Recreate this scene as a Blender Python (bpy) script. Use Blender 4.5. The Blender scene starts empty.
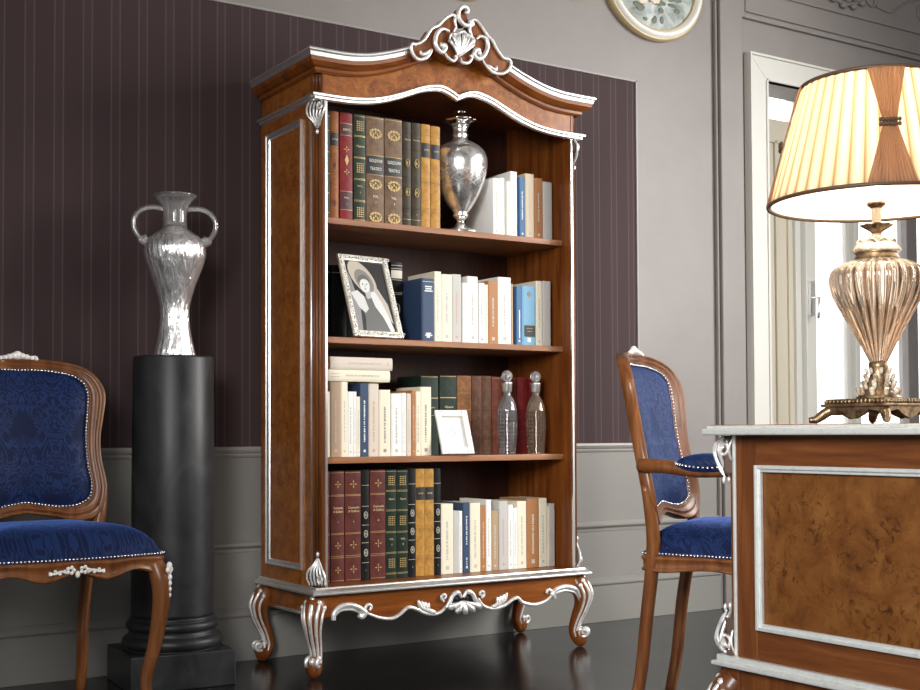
import bpy, bmesh, math, random
from mathutils import Vector, Matrix, noise
random.seed(7)
PI = math.pi
SC = bpy.context.scene
COL = SC.collection

# ------------------------------------------------------------------ camera
def make_camera():
    f, yaw, pitch, roll, shift = 1264.94, -0.57606, 0.03049, -0.00435, 49.859
    pos = Vector((-2.45771, -3.7584, 0.81317))
    fw = Vector((-math.sin(yaw) * math.cos(pitch), math.cos(yaw) * math.cos(pitch), math.sin(pitch)))
    rt = Vector((math.cos(yaw), math.sin(yaw), 0.0))
    up = rt.cross(fw)
    r2 = rt * math.cos(roll) + up * math.sin(roll)
    u2 = r2.cross(fw)
    cam = bpy.data.cameras.new('camera')
    cam.sensor_fit = 'HORIZONTAL'
    cam.sensor_width = 36.0
    cam.lens = f * 36.0 / 920.0
    cam.shift_x = 0.0
    cam.shift_y = shift / 920.0
    cam.clip_start = 0.05
    o = bpy.data.objects.new('camera', cam)
    m = Matrix((r2, u2, -fw)).transposed().to_4x4()
    m.translation = pos
    o.matrix_world = m
    COL.objects.link(o)
    SC.camera = o
make_camera()

# ------------------------------------------------------------------ light
SC.view_settings.view_transform = 'Standard'
SC.view_settings.look = 'None'
SC.view_settings.gamma = 1.0
SC.view_settings.use_curve_mapping = False
SC.view_settings.exposure = 0.0

def make_world():
    w = bpy.data.worlds.new('world')
    SC.world = w
    w.use_nodes = True
    nt = w.node_tree
    nt.nodes.clear()
    N = nt.nodes.new
    L = nt.links.new
    out = N('ShaderNodeOutputWorld'); bg = N('ShaderNodeBackground')
    tc = N('ShaderNodeTexCoord'); sx = N('ShaderNodeSeparateXYZ')
    ra = N('ShaderNodeMapRange'); mx = N('ShaderNodeMix'); mx.data_type = 'RGBA'
    L(tc.outputs['Generated'], sx.inputs[0])
    L(sx.outputs['Y'], ra.inputs['Value'])
    ra.inputs['From Min'].default_value = -0.15
    ra.inputs['From Max'].default_value = 0.25
    L(ra.outputs['Result'], mx.inputs['Factor'])
    mx.inputs['A'].default_value = (WORLD_ROOM[0], WORLD_ROOM[1], WORLD_ROOM[2], 1)
    mx.inputs['B'].default_value = (3.0, 3.05, 3.1, 1)
    L(mx.outputs['Result'], bg.inputs['Color'])
    bg.inputs['Strength'].default_value = 1.0
    L(bg.outputs[0], out.inputs['Surface'])
WORLD_ROOM = (0.13, 0.128, 0.126)     # dim room side; the window side is a bright overcast sky
make_world()

def area(name, loc, target, sx, sy, power, color=(1, 1, 1)):
    l = bpy.data.lights.new(name, 'AREA')
    l.shape = 'RECTANGLE'; l.size = sx; l.size_y = sy; l.energy = power; l.color = color
    o = bpy.data.objects.new(name, l)
    o.location = loc
    o.rotation_euler = (Vector(target) - Vector(loc)).to_track_quat('-Z', 'Y').to_euler()
    COL.objects.link(o)
    return o
key = area('unseen_key_light_right', (3.3, -2.3, 2.3), (-0.1, 0.4, 0.9), 1.4, 2.0, 66, (1.0, 0.98, 0.95))  # unseen key softbox out of view on the right; no window stands there
key.data.spread = 1.75
area('added_strip_light_front', (2.3, -4.5, 1.9), (0.0, 0.0, 1.1), 1.3, 2.6, 54, (1.0, 0.98, 0.96))  # added strip softbox, gives the front silver something bright to reflect
area('added_strip_light_rear', (-2.9, -6.0, 2.0), (-0.4, 0.4, 1.2), 1.5, 2.8, 40, (0.98, 0.99, 1.0))  # added strip light behind the camera, brightens reflections in the vases
fill = area('unseen_fill_light_left', (-3.3, -3.5, 2.0), (0.6, -0.9, 0.6), 0.9, 1.3, 34, (1.0, 0.98, 0.96))  # unseen fill softbox aimed at the desk end; no window on this side
fill.data.spread = 1.3

# ------------------------------------------------------------------ materials
def mat(name, col, rough=0.5, metal=0.0, spec=0.5, coat=0.0, trans=0.0, ior=1.45, emit=None, estr=0.0):
    m = bpy.data.materials.new(name)
    m.use_nodes = True
    b = m.node_tree.nodes['Principled BSDF']
    b.inputs['Base Color'].default_value = (*col, 1)
    b.inputs['Roughness'].default_value = rough
    b.inputs['Metallic'].default_value = metal
    b.inputs['Specular IOR Level'].default_value = spec
    b.inputs['Coat Weight'].default_value = coat
    b.inputs['Coat Roughness'].default_value = 0.12
    b.inputs['Transmission Weight'].default_value = trans
    b.inputs['IOR'].default_value = ior
    if emit:
        b.inputs['Emission Color'].default_value = (*emit, 1)
        b.inputs['Emission Strength'].default_value = estr
    return m
class NT:
    """small helper around a material's node tree"""
    def __init__(s, m):
        s.t = m.node_tree; s.b = s.t.nodes['Principled BSDF']
        s.tc = s.t.nodes.new('ShaderNodeTexCoord')
    def n(s, k, **kw):
        x = s.t.nodes.new('ShaderNode' + k)
        for a, v in kw.items(): setattr(x, a, v)
        return x
    def l(s, a, b): s.t.links.new(a, b)
    def mapping(s, scale, rot=(0, 0, 0)):
        mp = s.n('Mapping'); mp.inputs['Scale'].default_value = scale; mp.inputs['Rotation'].default_value = rot
        s.l(s.tc.outputs['Object'], mp.inputs['Vector']); return mp.outputs[0]
    def noise(s, vec, scale, detail=4, rough=0.5, dist=0.0):
        x = s.n('TexNoise'); x.inputs['Scale'].default_value = scale; x.inputs['Detail'].default_value = detail
        x.inputs['Roughness'].default_value = rough; x.inputs['Distortion'].default_value = dist
        s.l(vec, x.inputs['Vector']); return x.outputs['Fac']
    def ramp(s, fac, stops):
        r = s.n('ValToRGB'); e = r.color_ramp.elements
        while len(e) < len(stops): e.new(0.5)
        for i, (p, c) in enumerate(stops):
            e[i].position = p; e[i].color = (*c, 1)
        s.l(fac, r.inputs[0]); return r.outputs[0]
    def math(s, op, a, b=None, c=None):
        x = s.n('Math', operation=op)
        for i, v in enumerate((a, b, c)):
            if v is None: continue
            if isinstance(v, (int, float)): x.inputs[i].default_value = v
            else: s.l(v, x.inputs[i])
        return x.outputs[0]
    def mix(s, fac, a, b, blend='MIX'):
        x = s.n('Mix', data_type='RGBA', blend_type=blend)
        if isinstance(fac, (int, float)): x.inputs['Factor'].default_value = fac
        else: s.l(fac, x.inputs['Factor'])
        for k, v in (('A', a), ('B', b)):
            if isinstance(v, tuple): x.inputs[k].default_value = (*v, 1)
            else: s.l(v, x.inputs[k])
        return x.outputs['Result']
    def base(s, c): s.l(c, s.b.inputs['Base Color'])
    def bump(s, h, strength=0.3, dist=0.002):
        x = s.n('Bump'); x.inputs['Strength'].default_value = strength; x.inputs['Distance'].default_value = dist
        s.l(h, x.inputs['Height']); s.l(x.outputs[0], s.b.inputs['Normal'])

def wood(name, dark, mid, light, scale=(14, 14, 1.2), rough=0.34, coat=0.12):
    m = mat(name, mid, rough, coat=coat, spec=0.35); t = NT(m)
    f = t.noise(t.mapping(scale), 2.2, 6, 0.6, 0.6)
    g = t.noise(t.mapping((scale[0] * 8, scale[1] * 8, scale[2] * 3)), 3.0, 3, 0.6)
    c = t.ramp(f, [(0.28, dark), (0.5, mid), (0.75, light)])
    c2 = t.mix(t.math('MULTIPLY', g, 0.35), c, dark)
    t.base(c2); t.bump(g, 0.08, 0.001)
    return m
def burl(name, dark, mid, light, sc=9.0):
    m = mat(name, mid, 0.32, coat=0.15, spec=0.35); t = NT(m)
    v = t.mapping((1, 1, 1))
    f = t.noise(v, sc, 8, 0.72, 0.5)
    d = t.noise(v, sc * 3.2, 5, 0.7, 1.2)
    mask = t.noise(v, sc * 0.55, 3, 0.5, 0.5)
    c = t.ramp(f, [(0.30, dark), (0.5, mid), (0.72, light)])
    spots = t.ramp(d, [(0.38, (1, 1, 1)), (0.47, (0, 0, 0))])
    mk = t.ramp(mask, [(0.45, (0, 0, 0)), (0.6, (1, 1, 1))])
    sp = t.math('MULTIPLY', spots, mk)
    c2 = t.mix(t.math('MULTIPLY', sp, 0.75), c, tuple(x * 0.3 for x in dark))
    t.base(c2)
    return m
M = {}
M['walnut'] = wood('walnut_wood', (0.085, 0.020, 0.004), (0.200, 0.056, 0.009), (0.31, 0.105, 0.020))
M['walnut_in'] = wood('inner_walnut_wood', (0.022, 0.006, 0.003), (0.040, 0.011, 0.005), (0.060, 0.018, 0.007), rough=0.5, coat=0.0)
M['shelfwood'] = wood('shelf_wood', (0.20, 0.080, 0.036), (0.34, 0.15, 0.070), (0.46, 0.225, 0.115), (1.2, 14, 14))
M['walnut_h'] = wood('walnut_wood_horizontal', (0.100, 0.024, 0.004), (0.235, 0.066, 0.009), (0.36, 0.12, 0.020), (1.2, 14, 14))
M['burl'] = burl('walnut_burl_veneer', (0.12, 0.030, 0.005), (0.265, 0.082, 0.012), (0.40, 0.150, 0.027), 26)
M['burl_desk'] = burl('desk_burl_veneer', (0.070, 0.023, 0.006), (0.128, 0.047, 0.011), (0.190, 0.080, 0.021), 13)
M['walnut_desk'] = wood('desk_walnut', (0.060, 0.018, 0.006), (0.125, 0.040, 0.011), (0.20, 0.072, 0.022), (14, 14, 1.2))
M['chairwood'] = wood('chair_walnut', (0.080, 0.024, 0.007), (0.175, 0.061, 0.018), (0.29, 0.115, 0.038), (12, 12, 1.5))
def silver_mat(name, lo, hi, rough, metal):
    m = mat(name, hi, rough, metal); t = NT(m)
    f = t.noise(t.mapping((1, 1, 1)), 60, 4, 0.6)
    t.base(t.ramp(f, [(0.25, lo), (0.5, hi)]))
    t.bump(f, 0.15, 0.001)
    return m
M['silver'] = silver_mat('silver_leaf', (0.74, 0.735, 0.72), (0.90, 0.895, 0.88), 0.28, 0.9)
M['silver_carved'] = silver_mat('carved_silver_leaf', (0.50, 0.48, 0.46), (0.86, 0.85, 0.83), 0.34, 0.55)
M['silver_desk'] = silver_mat('desk_silver_leaf', (0.62, 0.64, 0.62), (0.74, 0.76, 0.74), 0.32, 0.5)
M['walnut_rail'] = wood('desk_rail_walnut', (0.060, 0.018, 0.006), (0.125, 0.040, 0.011), (0.20, 0.072, 0.022), (14, 1.2, 14))
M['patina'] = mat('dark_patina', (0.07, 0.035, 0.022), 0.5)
M['whitecarve'] = mat('white_painted_carving', (0.82, 0.80, 0.76), 0.4)
M['gold'] = mat('gilt_tooling', (0.46, 0.33, 0.14), 0.45, 0.3)
M['silverprint'] = mat('pale_tooling', (0.58, 0.55, 0.46), 0.5)
M['goldink'] = mat('gilt_lettering', (0.72, 0.58, 0.34), 0.45)
M['paleink'] = mat('pale_lettering', (0.80, 0.76, 0.66), 0.5)
M['chrome'] = mat('mirror_glass', (0.86, 0.84, 0.82), 0.06, 1.0)
M['glass'] = mat('clear_glass', (1, 1, 1), 0.02, trans=1.0, ior=1.4)
M['nail'] = mat('bright_nail', (0.80, 0.80, 0.82), 0.25, 0.8)

def leather(name, col, rough=0.5):
    m = mat(name, col, rough, spec=0.28); t = NT(m)
    f = t.noise(t.mapping((1, 1, 1)), 45, 5, 0.65)
    dk = tuple(c * 0.62 for c in col); lt = tuple(min(1, c * 1.3) for c in col)
    t.base(t.ramp(f, [(0.3, dk), (0.7, lt)])); t.bump(f, 0.2, 0.001)
    return m
M['lt_orange'] = leather('tan_orange_leather', (0.30, 0.105, 0.030))
M['lt_red'] = leather('crimson_leather', (0.20, 0.017, 0.020))
M['lt_green'] = leather('dark_green_leather', (0.022, 0.034, 0.018))
M['lt_brown'] = leather('taupe_brown_leather', (0.17, 0.105, 0.062))
M['lt_dkbrown'] = leather('dark_brown_leather', (0.050, 0.038, 0.023))
M['lt_yellow'] = leather('ochre_leather', (0.46, 0.235, 0.050))
M['lt_oxblood'] = leather('oxblood_leather', (0.115, 0.028, 0.022))
M['lt_black'] = leather('black_leather', (0.006, 0.0065, 0.007))
M['lt_dkgreen'] = leather('bottle_green_leather', (0.012, 0.026, 0.017))
M['lt_tan'] = leather('tan_leather', (0.26, 0.11, 0.040))
M['lt_brown2'] = leather('mid_brown_leather', (0.13, 0.058, 0.033))
M['lt_redbrown'] = leather('red_brown_leather', (0.17, 0.045, 0.024))
M['lt_deepred'] = leather('deep_red_leather', (0.16, 0.010, 0.012))
M['labelblk'] = mat('black_title_label', (0.02, 0.02, 0.022), 0.5)
M['labelmar'] = mat('maroon_title_label', (0.07, 0.02, 0.025), 0.5)
def paper(name, col): return mat(name, col, 0.55)
M['pb_white'] = paper('white_cover', (0.82, 0.81, 0.78))
M['pb_cream'] = paper('cream_cover', (0.80, 0.74, 0.58))
M['pb_beige'] = paper('beige_cover', (0.62, 0.52, 0.38))
M['pb_grey'] = paper('grey_cover', (0.52, 0.51, 0.48))
M['pb_blush'] = paper('blush_cover', (0.66, 0.58, 0.49))
M['pb_navy'] = paper('navy_cover', (0.030, 0.060, 0.125))
M['pb_blue'] = paper('blue_cover', (0.045, 0.14, 0.30))
M['pb_sky'] = paper('sky_blue_cover', (0.19, 0.40, 0.58))
M['pb_brown'] = paper('tan_brown_cover', (0.40, 0.175, 0.060))
M['pb_tan'] = paper('pale_tan_cover', (0.45, 0.30, 0.17))
M['pb_taupe'] = paper('taupe_cover', (0.40, 0.29, 0.20))
M['pages'] = paper('page_block', (0.72, 0.66, 0.52))
M['ink'] = mat('printed_ink', (0.30, 0.28, 0.25), 0.6)
M['ink_grey'] = mat('faint_ink', (0.52, 0.49, 0.44), 0.6)
M['ink_red'] = mat('red_ink', (0.58, 0.36, 0.27), 0.6)
M['ink_white'] = mat('white_ink', (0.75, 0.78, 0.80), 0.6)

# ------------------------------------------------------------------ mesh builder
class MB:
    def __init__(s): s.v = []; s.f = []; s.sm = []
    def add(s, vs, fs, smooth=False):
        o = len(s.v); s.v += [tuple(v) for v in vs]
        for f in fs: s.f.append(tuple(i + o for i in f)); s.sm.append(smooth)
        return s
    def box(s, x0, x1, y0, y1, z0, z1):
        vs = [(x, y, z) for x in (x0, x1) for y in (y0, y1) for z in (z0, z1)]
        return s.add(vs, [(0, 1, 3, 2), (4, 6, 7, 5), (0, 4, 5, 1), (2, 3, 7, 6), (0, 2, 6, 4), (1, 5, 7, 3)])
    def prism(s, poly, fn, d0, d1, smooth=False):
        """poly of (a,b); fn(a,b,d)->xyz; extruded between d0 and d1"""
        n = len(poly)
        vs = [fn(a, b, d0) for a, b in poly] + [fn(a, b, d1) for a, b in poly]
        s.add(vs, [tuple(range(n))[::-1], tuple(range(n, 2 * n))])
        o = len(s.v) - 2 * n
        for i in range(n):
            j = (i + 1) % n
            s.f.append((o + i, o + j, o + n + j, o + n + i)); s.sm.append(smooth)
        return s
    def tube(s, pts, r, seg=8, closed=False, ref=None, flat=1.0, square=False, caps=True):
        """swept tube, r number or list; ref = normal direction kept for the section, flat = thickness along it"""
        P = [Vector(p) for p in pts]; n = len(P)
        R = [r] * n if isinstance(r, (int, float)) else list(r)
        rings = []; prev = None
        for i in range(n):
            a = P[i - 1] if (i > 0 or closed) else P[0]
            b = P[(i + 1) % n] if (i < n - 1 or closed) else P[-1]
            t = (b - a)
            t = t.normalized() if t.length > 1e-9 else Vector((0, 0, 1))
            if ref is not None: nn = Vector(ref) - t * Vector(ref).dot(t)
            elif prev is None:
                nn = Vector((0, 0, 1)) if abs(t.z) < 0.9 else Vector((0, 1, 0))
                nn = nn - t * nn.dot(t)
            else: nn = prev - t * prev.dot(t)
            if nn.length < 1e-6: nn = t.orthogonal()
            nn.normalize(); prev = nn; bb = t.cross(nn)
            ring = []
            for k in range(seg):
                an = 2 * PI * (k + (0.5 if square else 0)) / seg
                ring.append(P[i] + nn * (math.cos(an) * R[i] * flat) + bb * (math.sin(an) * R[i]))
            rings.append(ring)
        o = len(s.v)
        for rg in rings: s.v += [tuple(v) for v in rg]
        m = n if closed else n - 1
        for i in range(m):
            i2 = (i + 1) % n
            for k in range(seg):
                k2 = (k + 1) % seg
                s.f.append((o + i * seg + k, o + i * seg + k2, o + i2 * seg + k2, o + i2 * seg + k)); s.sm.append(not square)
        if not closed and caps:
            s.f.append(tuple(o + k for k in range(seg))[::-1]); s.sm.append(False)
            s.f.append(tuple(o + (n - 1) * seg + k for k in range(seg))); s.sm.append(False)
        return s
    def lathe(s, prof, c=(0, 0, 0), seg=32, rip=None, smooth=True, sx=1.0, sy=1.0):
        """prof [(r,z)]; rip(angle, i)->radius factor"""
        o = len(s.v); n = len(prof)
        for i, (r, z) in enumerate(prof):
            for k in range(seg):
                a = 2 * PI * k / seg
                rr = r * (rip(a, i) if rip else 1)
                s.v.append((c[0] + rr * math.cos(a) * sx, c[1] + rr * math.sin(a) * sy, c[2] + z))
        for i in range(n - 1):
            for k in range(seg):
                k2 = (k + 1) % seg
                s.f.append((o + i * seg + k, o + i * seg + k2, o + (i + 1) * seg + k2, o + (i + 1) * seg + k)); s.sm.append(smooth)
        s.f.append(tuple(o + k for k in range(seg))[::-1]); s.sm.append(False)
        s.f.append(tuple(o + (n - 1) * seg + k for k in range(seg))); s.sm.append(False)
        return s
    def ball(s, c, rx, ry=None, rz=None, seg=12, rings=8):
        ry = ry or rx; rz = rz or rx
        vs = [(c[0], c[1], c[2] - rz)]; fs = []
        for i in range(1, rings):
            ph = -PI / 2 + PI * i / rings
            for k in range(seg):
                a = 2 * PI * k / seg
                vs.append((c[0] + rx * math.cos(ph) * math.cos(a), c[1] + ry * math.cos(ph) * math.sin(a), c[2] + rz * math.sin(ph)))
        vs.append((c[0], c[1], c[2] + rz)); top = len(vs) - 1
        for k in range(seg):
            k2 = (k + 1) % seg
            fs.append((0, 1 + k2, 1 + k)); fs.append((top, top - seg + k, top - seg + k2))
            for i in range(rings - 2):
                a = 1 + i * seg
                fs.append((a + k, a + k2, a + seg + k2, a + seg + k))
        return s.add(vs, fs, True)
    def build(s, name, material, parent=None, bevel=0.0, seg=2, loc=None, solid=0.0, sub=0):
        me = bpy.data.meshes.new(name)
        me.from_pydata(s.v, [], s.f)
        me.polygons.foreach_set('use_smooth', s.sm)
        bm = bmesh.new(); bm.from_mesh(me)
        bmesh.ops.recalc_face_normals(bm, faces=bm.faces)
        bm.to_mesh(me); bm.free()
        me.materials.append(material)
        o = bpy.data.objects.new(name, me)
        COL.objects.link(o)
        if parent is not None: o.parent = parent
        if loc is not None: o.location = loc
        if solid:
            sm = o.modifiers.new('solid', 'SOLIDIFY'); sm.thickness = solid; sm.offset = -1
        if bevel:
            b = o.modifiers.new('bevel', 'BEVEL'); b.width = bevel; b.segments = seg; b.limit_method = 'ANGLE'
            b.angle_limit = 0.6; b.harden_normals = False
        if sub:
            b = o.modifiers.new('sub', 'SUBSURF'); b.levels = sub; b.render_levels = sub
        return o

def thing(name, label, cat, loc=(0, 0, 0), rz=0.0, group=None):
    o = bpy.data.objects.new(name, None)
    o.empty_display_size = 0.05
    COL.objects.link(o); o.location = loc; o.rotation_euler = (0, 0, rz)
    o['label'] = label; o['category'] = cat
    if group: o['group'] = group
    return o
def tag(o, label, cat, group=None):
    o['label'] = label; o['category'] = cat
    if group: o['group'] = group
    return o
def structure(o):
    o['kind'] = 'structure'; return o

def catmull(pts, n=6, closed=False):
    P = [Vector(p) for p in pts]; m = len(P); out = []
    for i in range(m if closed else m - 1):
        p1, p2 = P[i], P[(i + 1) % m]
        p0 = P[i - 1] if (i > 0 or closed) else p1 * 2 - p2
        p3 = P[(i + 2) % m] if (i + 2 < m or closed) else p2 * 2 - p1
        for k in range(n):
            t = k / n
            out.append(0.5 * ((2 * p1) + (p2 - p0) * t + (2 * p0 - 5 * p1 + 4 * p2 - p3) * t * t + (3 * p1 - p0 - 3 * p2 + p3) * t ** 3))
    if not closed: out.append(P[-1])
    return out
def spiral(c, r0, a0, turns, shrink=0.18, n=22):
    """2-D spiral winding inward from radius r0 at angle a0"""
    out = []
    for i in range(n + 1):
        t = i / n
        r = r0 * (1 - t) + r0 * shrink * t
        a = a0 + turns * 2 * PI * t
        out.append((c[0] + r * math.cos(a), c[1] + r * math.sin(a)))
    return out
def taper(n, r, a=0.35, b=0.35, pw=1.0):
    out = []
    for i in range(n):
        t = i / max(1, n - 1)
        k = min(1.0, a + (1 - a) * (t / 0.25) if t < 0.25 else 1.0, b + (1 - b) * ((1 - t) / 0.25) if t > 0.75 else 1.0)
        out.append(r * k)
    return out
def text_mesh(txt, size, width=None, align='CENTER'):
    cu = bpy.data.curves.new('lettering', 'FONT')
    cu.body = txt; cu.size = size; cu.align_x = align; cu.align_y = 'CENTER'; cu.extrude = 0.0002
    cu.resolution_u = 2
    o = bpy.data.objects.new('lettering', cu); COL.objects.link(o)
    bpy.context.view_layer.update()
    me = bpy.data.meshes.new_from_object(o.evaluated_get(bpy.context.evaluated_depsgraph_get()))
    COL.objects.unlink(o); bpy.data.objects.remove(o)
    if width:
        xs = [v.co.x for v in me.vertices]; w = max(xs) - min(xs)
        if w > 0:
            k = width / w
            for v in me.vertices: v.co.x *= k
    return me
def lettering(txt, size, parent, loc, m, width=None, rot=(PI / 2, 0, 0)):
    me = text_mesh(txt, size, width); me.materials.clear(); me.materials.append(m)
    o = bpy.data.objects.new('lettering', me); COL.objects.link(o)
    o.parent = parent; o.location = loc; o.rotation_euler = rot
    return o

# outlines of the carving, (x, z) in metres
CREST_DATA = {'lrim': [(-0.201, 2.165), (-0.215, 2.170), (-0.222, 2.155), (-0.212, 2.129), (-0.191, 2.118), (-0.162, 2.128), (-0.143, 2.147), (-0.136, 2.163)], 'lleaf': [(-0.185, 2.149), (-0.178, 2.138), (-0.159, 2.146), (-0.140, 2.161)], 'lrim2': [(-0.215, 2.17), (-0.191, 2.174), (-0.164, 2.196), (-0.140, 2.233), (-0.110, 2.252), (-0.083, 2.280), (-0.055, 2.299), (-0.039, 2.297), (-0.041, 2.278), (-0.036, 2.260), (-0.047, 2.239)], 'topC': [(-0.000, 2.316), (0.013, 2.32), (0.008, 2.334), (-0.011, 2.335), (-0.027, 2.315), (-0.025, 2.290), (-0.005, 2.272), (0.016, 2.274), (0.024, 2.287)], 'rrim': [(0.041, 2.285), (0.033, 2.296), (0.055, 2.297), (0.078, 2.275), (0.101, 2.250), (0.123, 2.235), (0.140, 2.209), (0.169, 2.181), (0.192, 2.18), (0.204, 2.167), (0.192, 2.141), (0.163, 2.122), (0.123, 2.121), (0.094, 2.140), (0.077, 2.161)], 'rleaf': [(0.140, 2.147), (0.134, 2.132), (0.111, 2.138), (0.095, 2.145)], 'rin': [(0.041, 2.283), (0.024, 2.271), (0.024, 2.252), (0.035, 2.235)], 'lC': [(-0.066, 2.238), (-0.094, 2.241), (-0.118, 2.220), (-0.126, 2.189), (-0.116, 2.167), (-0.099, 2.158), (-0.083, 2.173), (-0.086, 2.185), (-0.097, 2.182)], 'rC': [(0.049, 2.228), (0.066, 2.242), (0.092, 2.235), (0.097, 2.207), (0.083, 2.176), (0.060, 2.159), (0.039, 2.169), (0.044, 2.188), (0.059, 2.191), (0.061, 2.180)], 'shelltop': [(-0.069, 2.198), (-0.060, 2.227), (-0.039, 2.230), (-0.028, 2.237), (-0.006, 2.246), (0.006, 2.238), (0.024, 2.233), (0.039, 2.224), (0.032, 2.192)], 'volL': [(-0.086, 2.161), (-0.072, 2.142), (-0.050, 2.134), (-0.037, 2.148), (-0.045, 2.153)], 'volR': [(-0.017, 2.151), (-0.012, 2.135), (0.015, 2.138), (0.029, 2.158), (0.021, 2.166)], 'board': [(-0.221, 2.155), (-0.213, 2.168), (-0.191, 2.174), (-0.164, 2.196), (-0.140, 2.233), (-0.110, 2.252), (-0.083, 2.280), (-0.055, 2.299), (-0.039, 2.297), (-0.041, 2.278), (-0.036, 2.260), (-0.047, 2.237), (-0.028, 2.236), (-0.006, 2.246), (0.016, 2.239), (0.024, 2.252), (0.024, 2.271), (0.033, 2.291), (0.055, 2.297), (0.078, 2.275), (0.101, 2.250), (0.123, 2.235), (0.140, 2.209), (0.169, 2.181), (0.204, 2.167), (0.192, 2.141), (0.163, 2.122), (0.123, 2.121), (0.094, 2.140), (0.055, 2.158), (0.021, 2.140), (-0.012, 2.133), (-0.034, 2.139), (-0.056, 2.133), (-0.110, 2.158), (-0.136, 2.163), (-0.162, 2.128), (-0.191, 2.118), (-0.215, 2.128)], 'shellbase': [(-0.031, 2.153)]}
APRON_DATA = {'Lleaf': [(-0.502, 0.191), (-0.499, 0.214), (-0.475, 0.234), (-0.438, 0.236), (-0.405, 0.225), (-0.384, 0.207), (-0.393, 0.193), (-0.407, 0.200)], 'curlL': [(-0.363, 0.213), (-0.356, 0.225), (-0.370, 0.233), (-0.380, 0.219), (-0.372, 0.204)], 'edgeL': [(-0.372, 0.204), (-0.329, 0.186), (-0.278, 0.178), (-0.244, 0.190), (-0.209, 0.211), (-0.165, 0.197), (-0.120, 0.182)], 'edgeM': [(-0.247, 0.186), (-0.208, 0.211), (-0.168, 0.198), (-0.133, 0.183), (-0.088, 0.181), (-0.056, 0.201), (-0.033, 0.234), (-0.001, 0.250), (0.021, 0.237)], 'edgeM2': [(0.021, 0.237), (0.049, 0.247), (0.082, 0.221), (0.105, 0.192), (0.143, 0.179), (0.191, 0.185), (0.249, 0.210), (0.279, 0.191), (0.328, 0.179), (0.378, 0.187), (0.409, 0.205)], 'curlR': [(0.409, 0.205), (0.411, 0.223), (0.394, 0.229), (0.389, 0.216)], 'Rleaf': [(0.424, 0.196), (0.417, 0.211), (0.434, 0.229), (0.481, 0.235), (0.524, 0.221), (0.545, 0.191)], 'acL': [(-0.172, 0.233), (-0.159, 0.207), (-0.115, 0.185)], 'acR': [(0.206, 0.232), (0.193, 0.205), (0.153, 0.186)], 'curl1': [(-0.065, 0.236)], 'curl2': [(0.094, 0.236)], 'shc': [(0.012, 0.219)], 'tips': [(-0.038, 0.199), (-0.011, 0.184), (0.021, 0.179), (0.053, 0.183), (0.081, 0.192)]}

# ------------------------------------------------------------------ room
YW = 0.517
M['wall'] = mat('wall_paint_warm_grey', (0.30, 0.275, 0.262), 0.5)
def wallmat():
    m = M['wall']; t = NT(m)
    f = t.noise(t.mapping((2, 2, 2)), 1.5, 4, 0.6)
    t.base(t.ramp(f, [(0.3, (0.232, 0.210, 0.198)), (0.7, (0.262, 0.238, 0.225))]))
wallmat()
M['wainscot'] = mat('wainscot_paint_grey', (0.235, 0.228, 0.210), 0.45)
M['trimgrey'] = mat('trim_paint_grey', (0.29, 0.275, 0.255), 0.4)
def wallpaper():
    m = mat('striped_wallpaper', (0.1, 0.07, 0.07), 0.7, spec=0.15); t = NT(m)
    s = t.n('SeparateXYZ'); t.l(t.tc.outputs['Object'], s.inputs[0])
    x = s.outputs['X']
    fr = t.math('FRACT', t.math('DIVIDE', t.math('ADD', x, 20.0 * 0.0965 + 0.535), 0.0965))
    def line(p, w):
        return t.math('LESS_THAN', t.math('ABSOLUTE', t.math('SUBTRACT', fr, p)), w)
    l = t.math('MAXIMUM', line(0.05, 0.028), line(0.36, 0.028))
    band = t.math('MULTIPLY', t.math('LESS_THAN', t.math('ABSOLUTE', t.math('SUBTRACT', fr, 0.205)), 0.13), 0.5)
    nz = t.noise(t.mapping((1, 1, 1)), 120, 2)
    c = t.mix(band, (0.056, 0.035, 0.037), (0.064, 0.042, 0.044))
    c = t.mix(t.math('MULTIPLY', l, 0.8), c, (0.100, 0.072, 0.076))
    c = t.mix(t.math('MULTIPLY', nz, 0.10), c, (0.09, 0.065, 0.065))
    t.base(c)
    return m
M['wallpaper'] = wallpaper()
def floormat():
    m = mat('black_polished_floor_tiles', (0.02, 0.019, 0.019), 0.16, spec=0.42); t = NT(m)
    b = t.n('TexBrick'); b.offset = 0.0; b.inputs['Scale'].default_value = 1.0
    b.inputs['Brick Width'].default_value = 0.6; b.inputs['Row Height'].default_value = 0.6
    b.inputs['Mortar Size'].default_value = 0.003
    b.inputs['Color1'].default_value = (0.0085, 0.008, 0.0085, 1); b.inputs['Color2'].default_value = (0.011, 0.0105, 0.0105, 1)
    b.inputs['Mortar'].default_value = (0.028, 0.028, 0.028, 1)
    t.l(t.mapping((1, 1, 1)), b.inputs['Vector'])
    t.base(b.outputs['Color'])
    f = t.noise(t.mapping((1, 1, 1)), 5, 5, 0.6)
    r = t.n('MapRange'); r.inputs['To Min'].default_value = 0.12; r.inputs['To Max'].default_value = 0.26
    t.l(f, r.inputs['Value']); t.l(r.outputs[0], t.b.inputs['Roughness'])
    return m
M['floor'] = floormat()
M['whiteframe'] = mat('white_casing_paint', (0.62, 0.61, 0.56), 0.35)
M['creampanel'] = mat('cream_shutter_paint', (0.60, 0.55, 0.44), 0.4)
M['ceil'] = mat('ceiling_paint', (0.5, 0.48, 0.46), 0.7)

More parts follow.
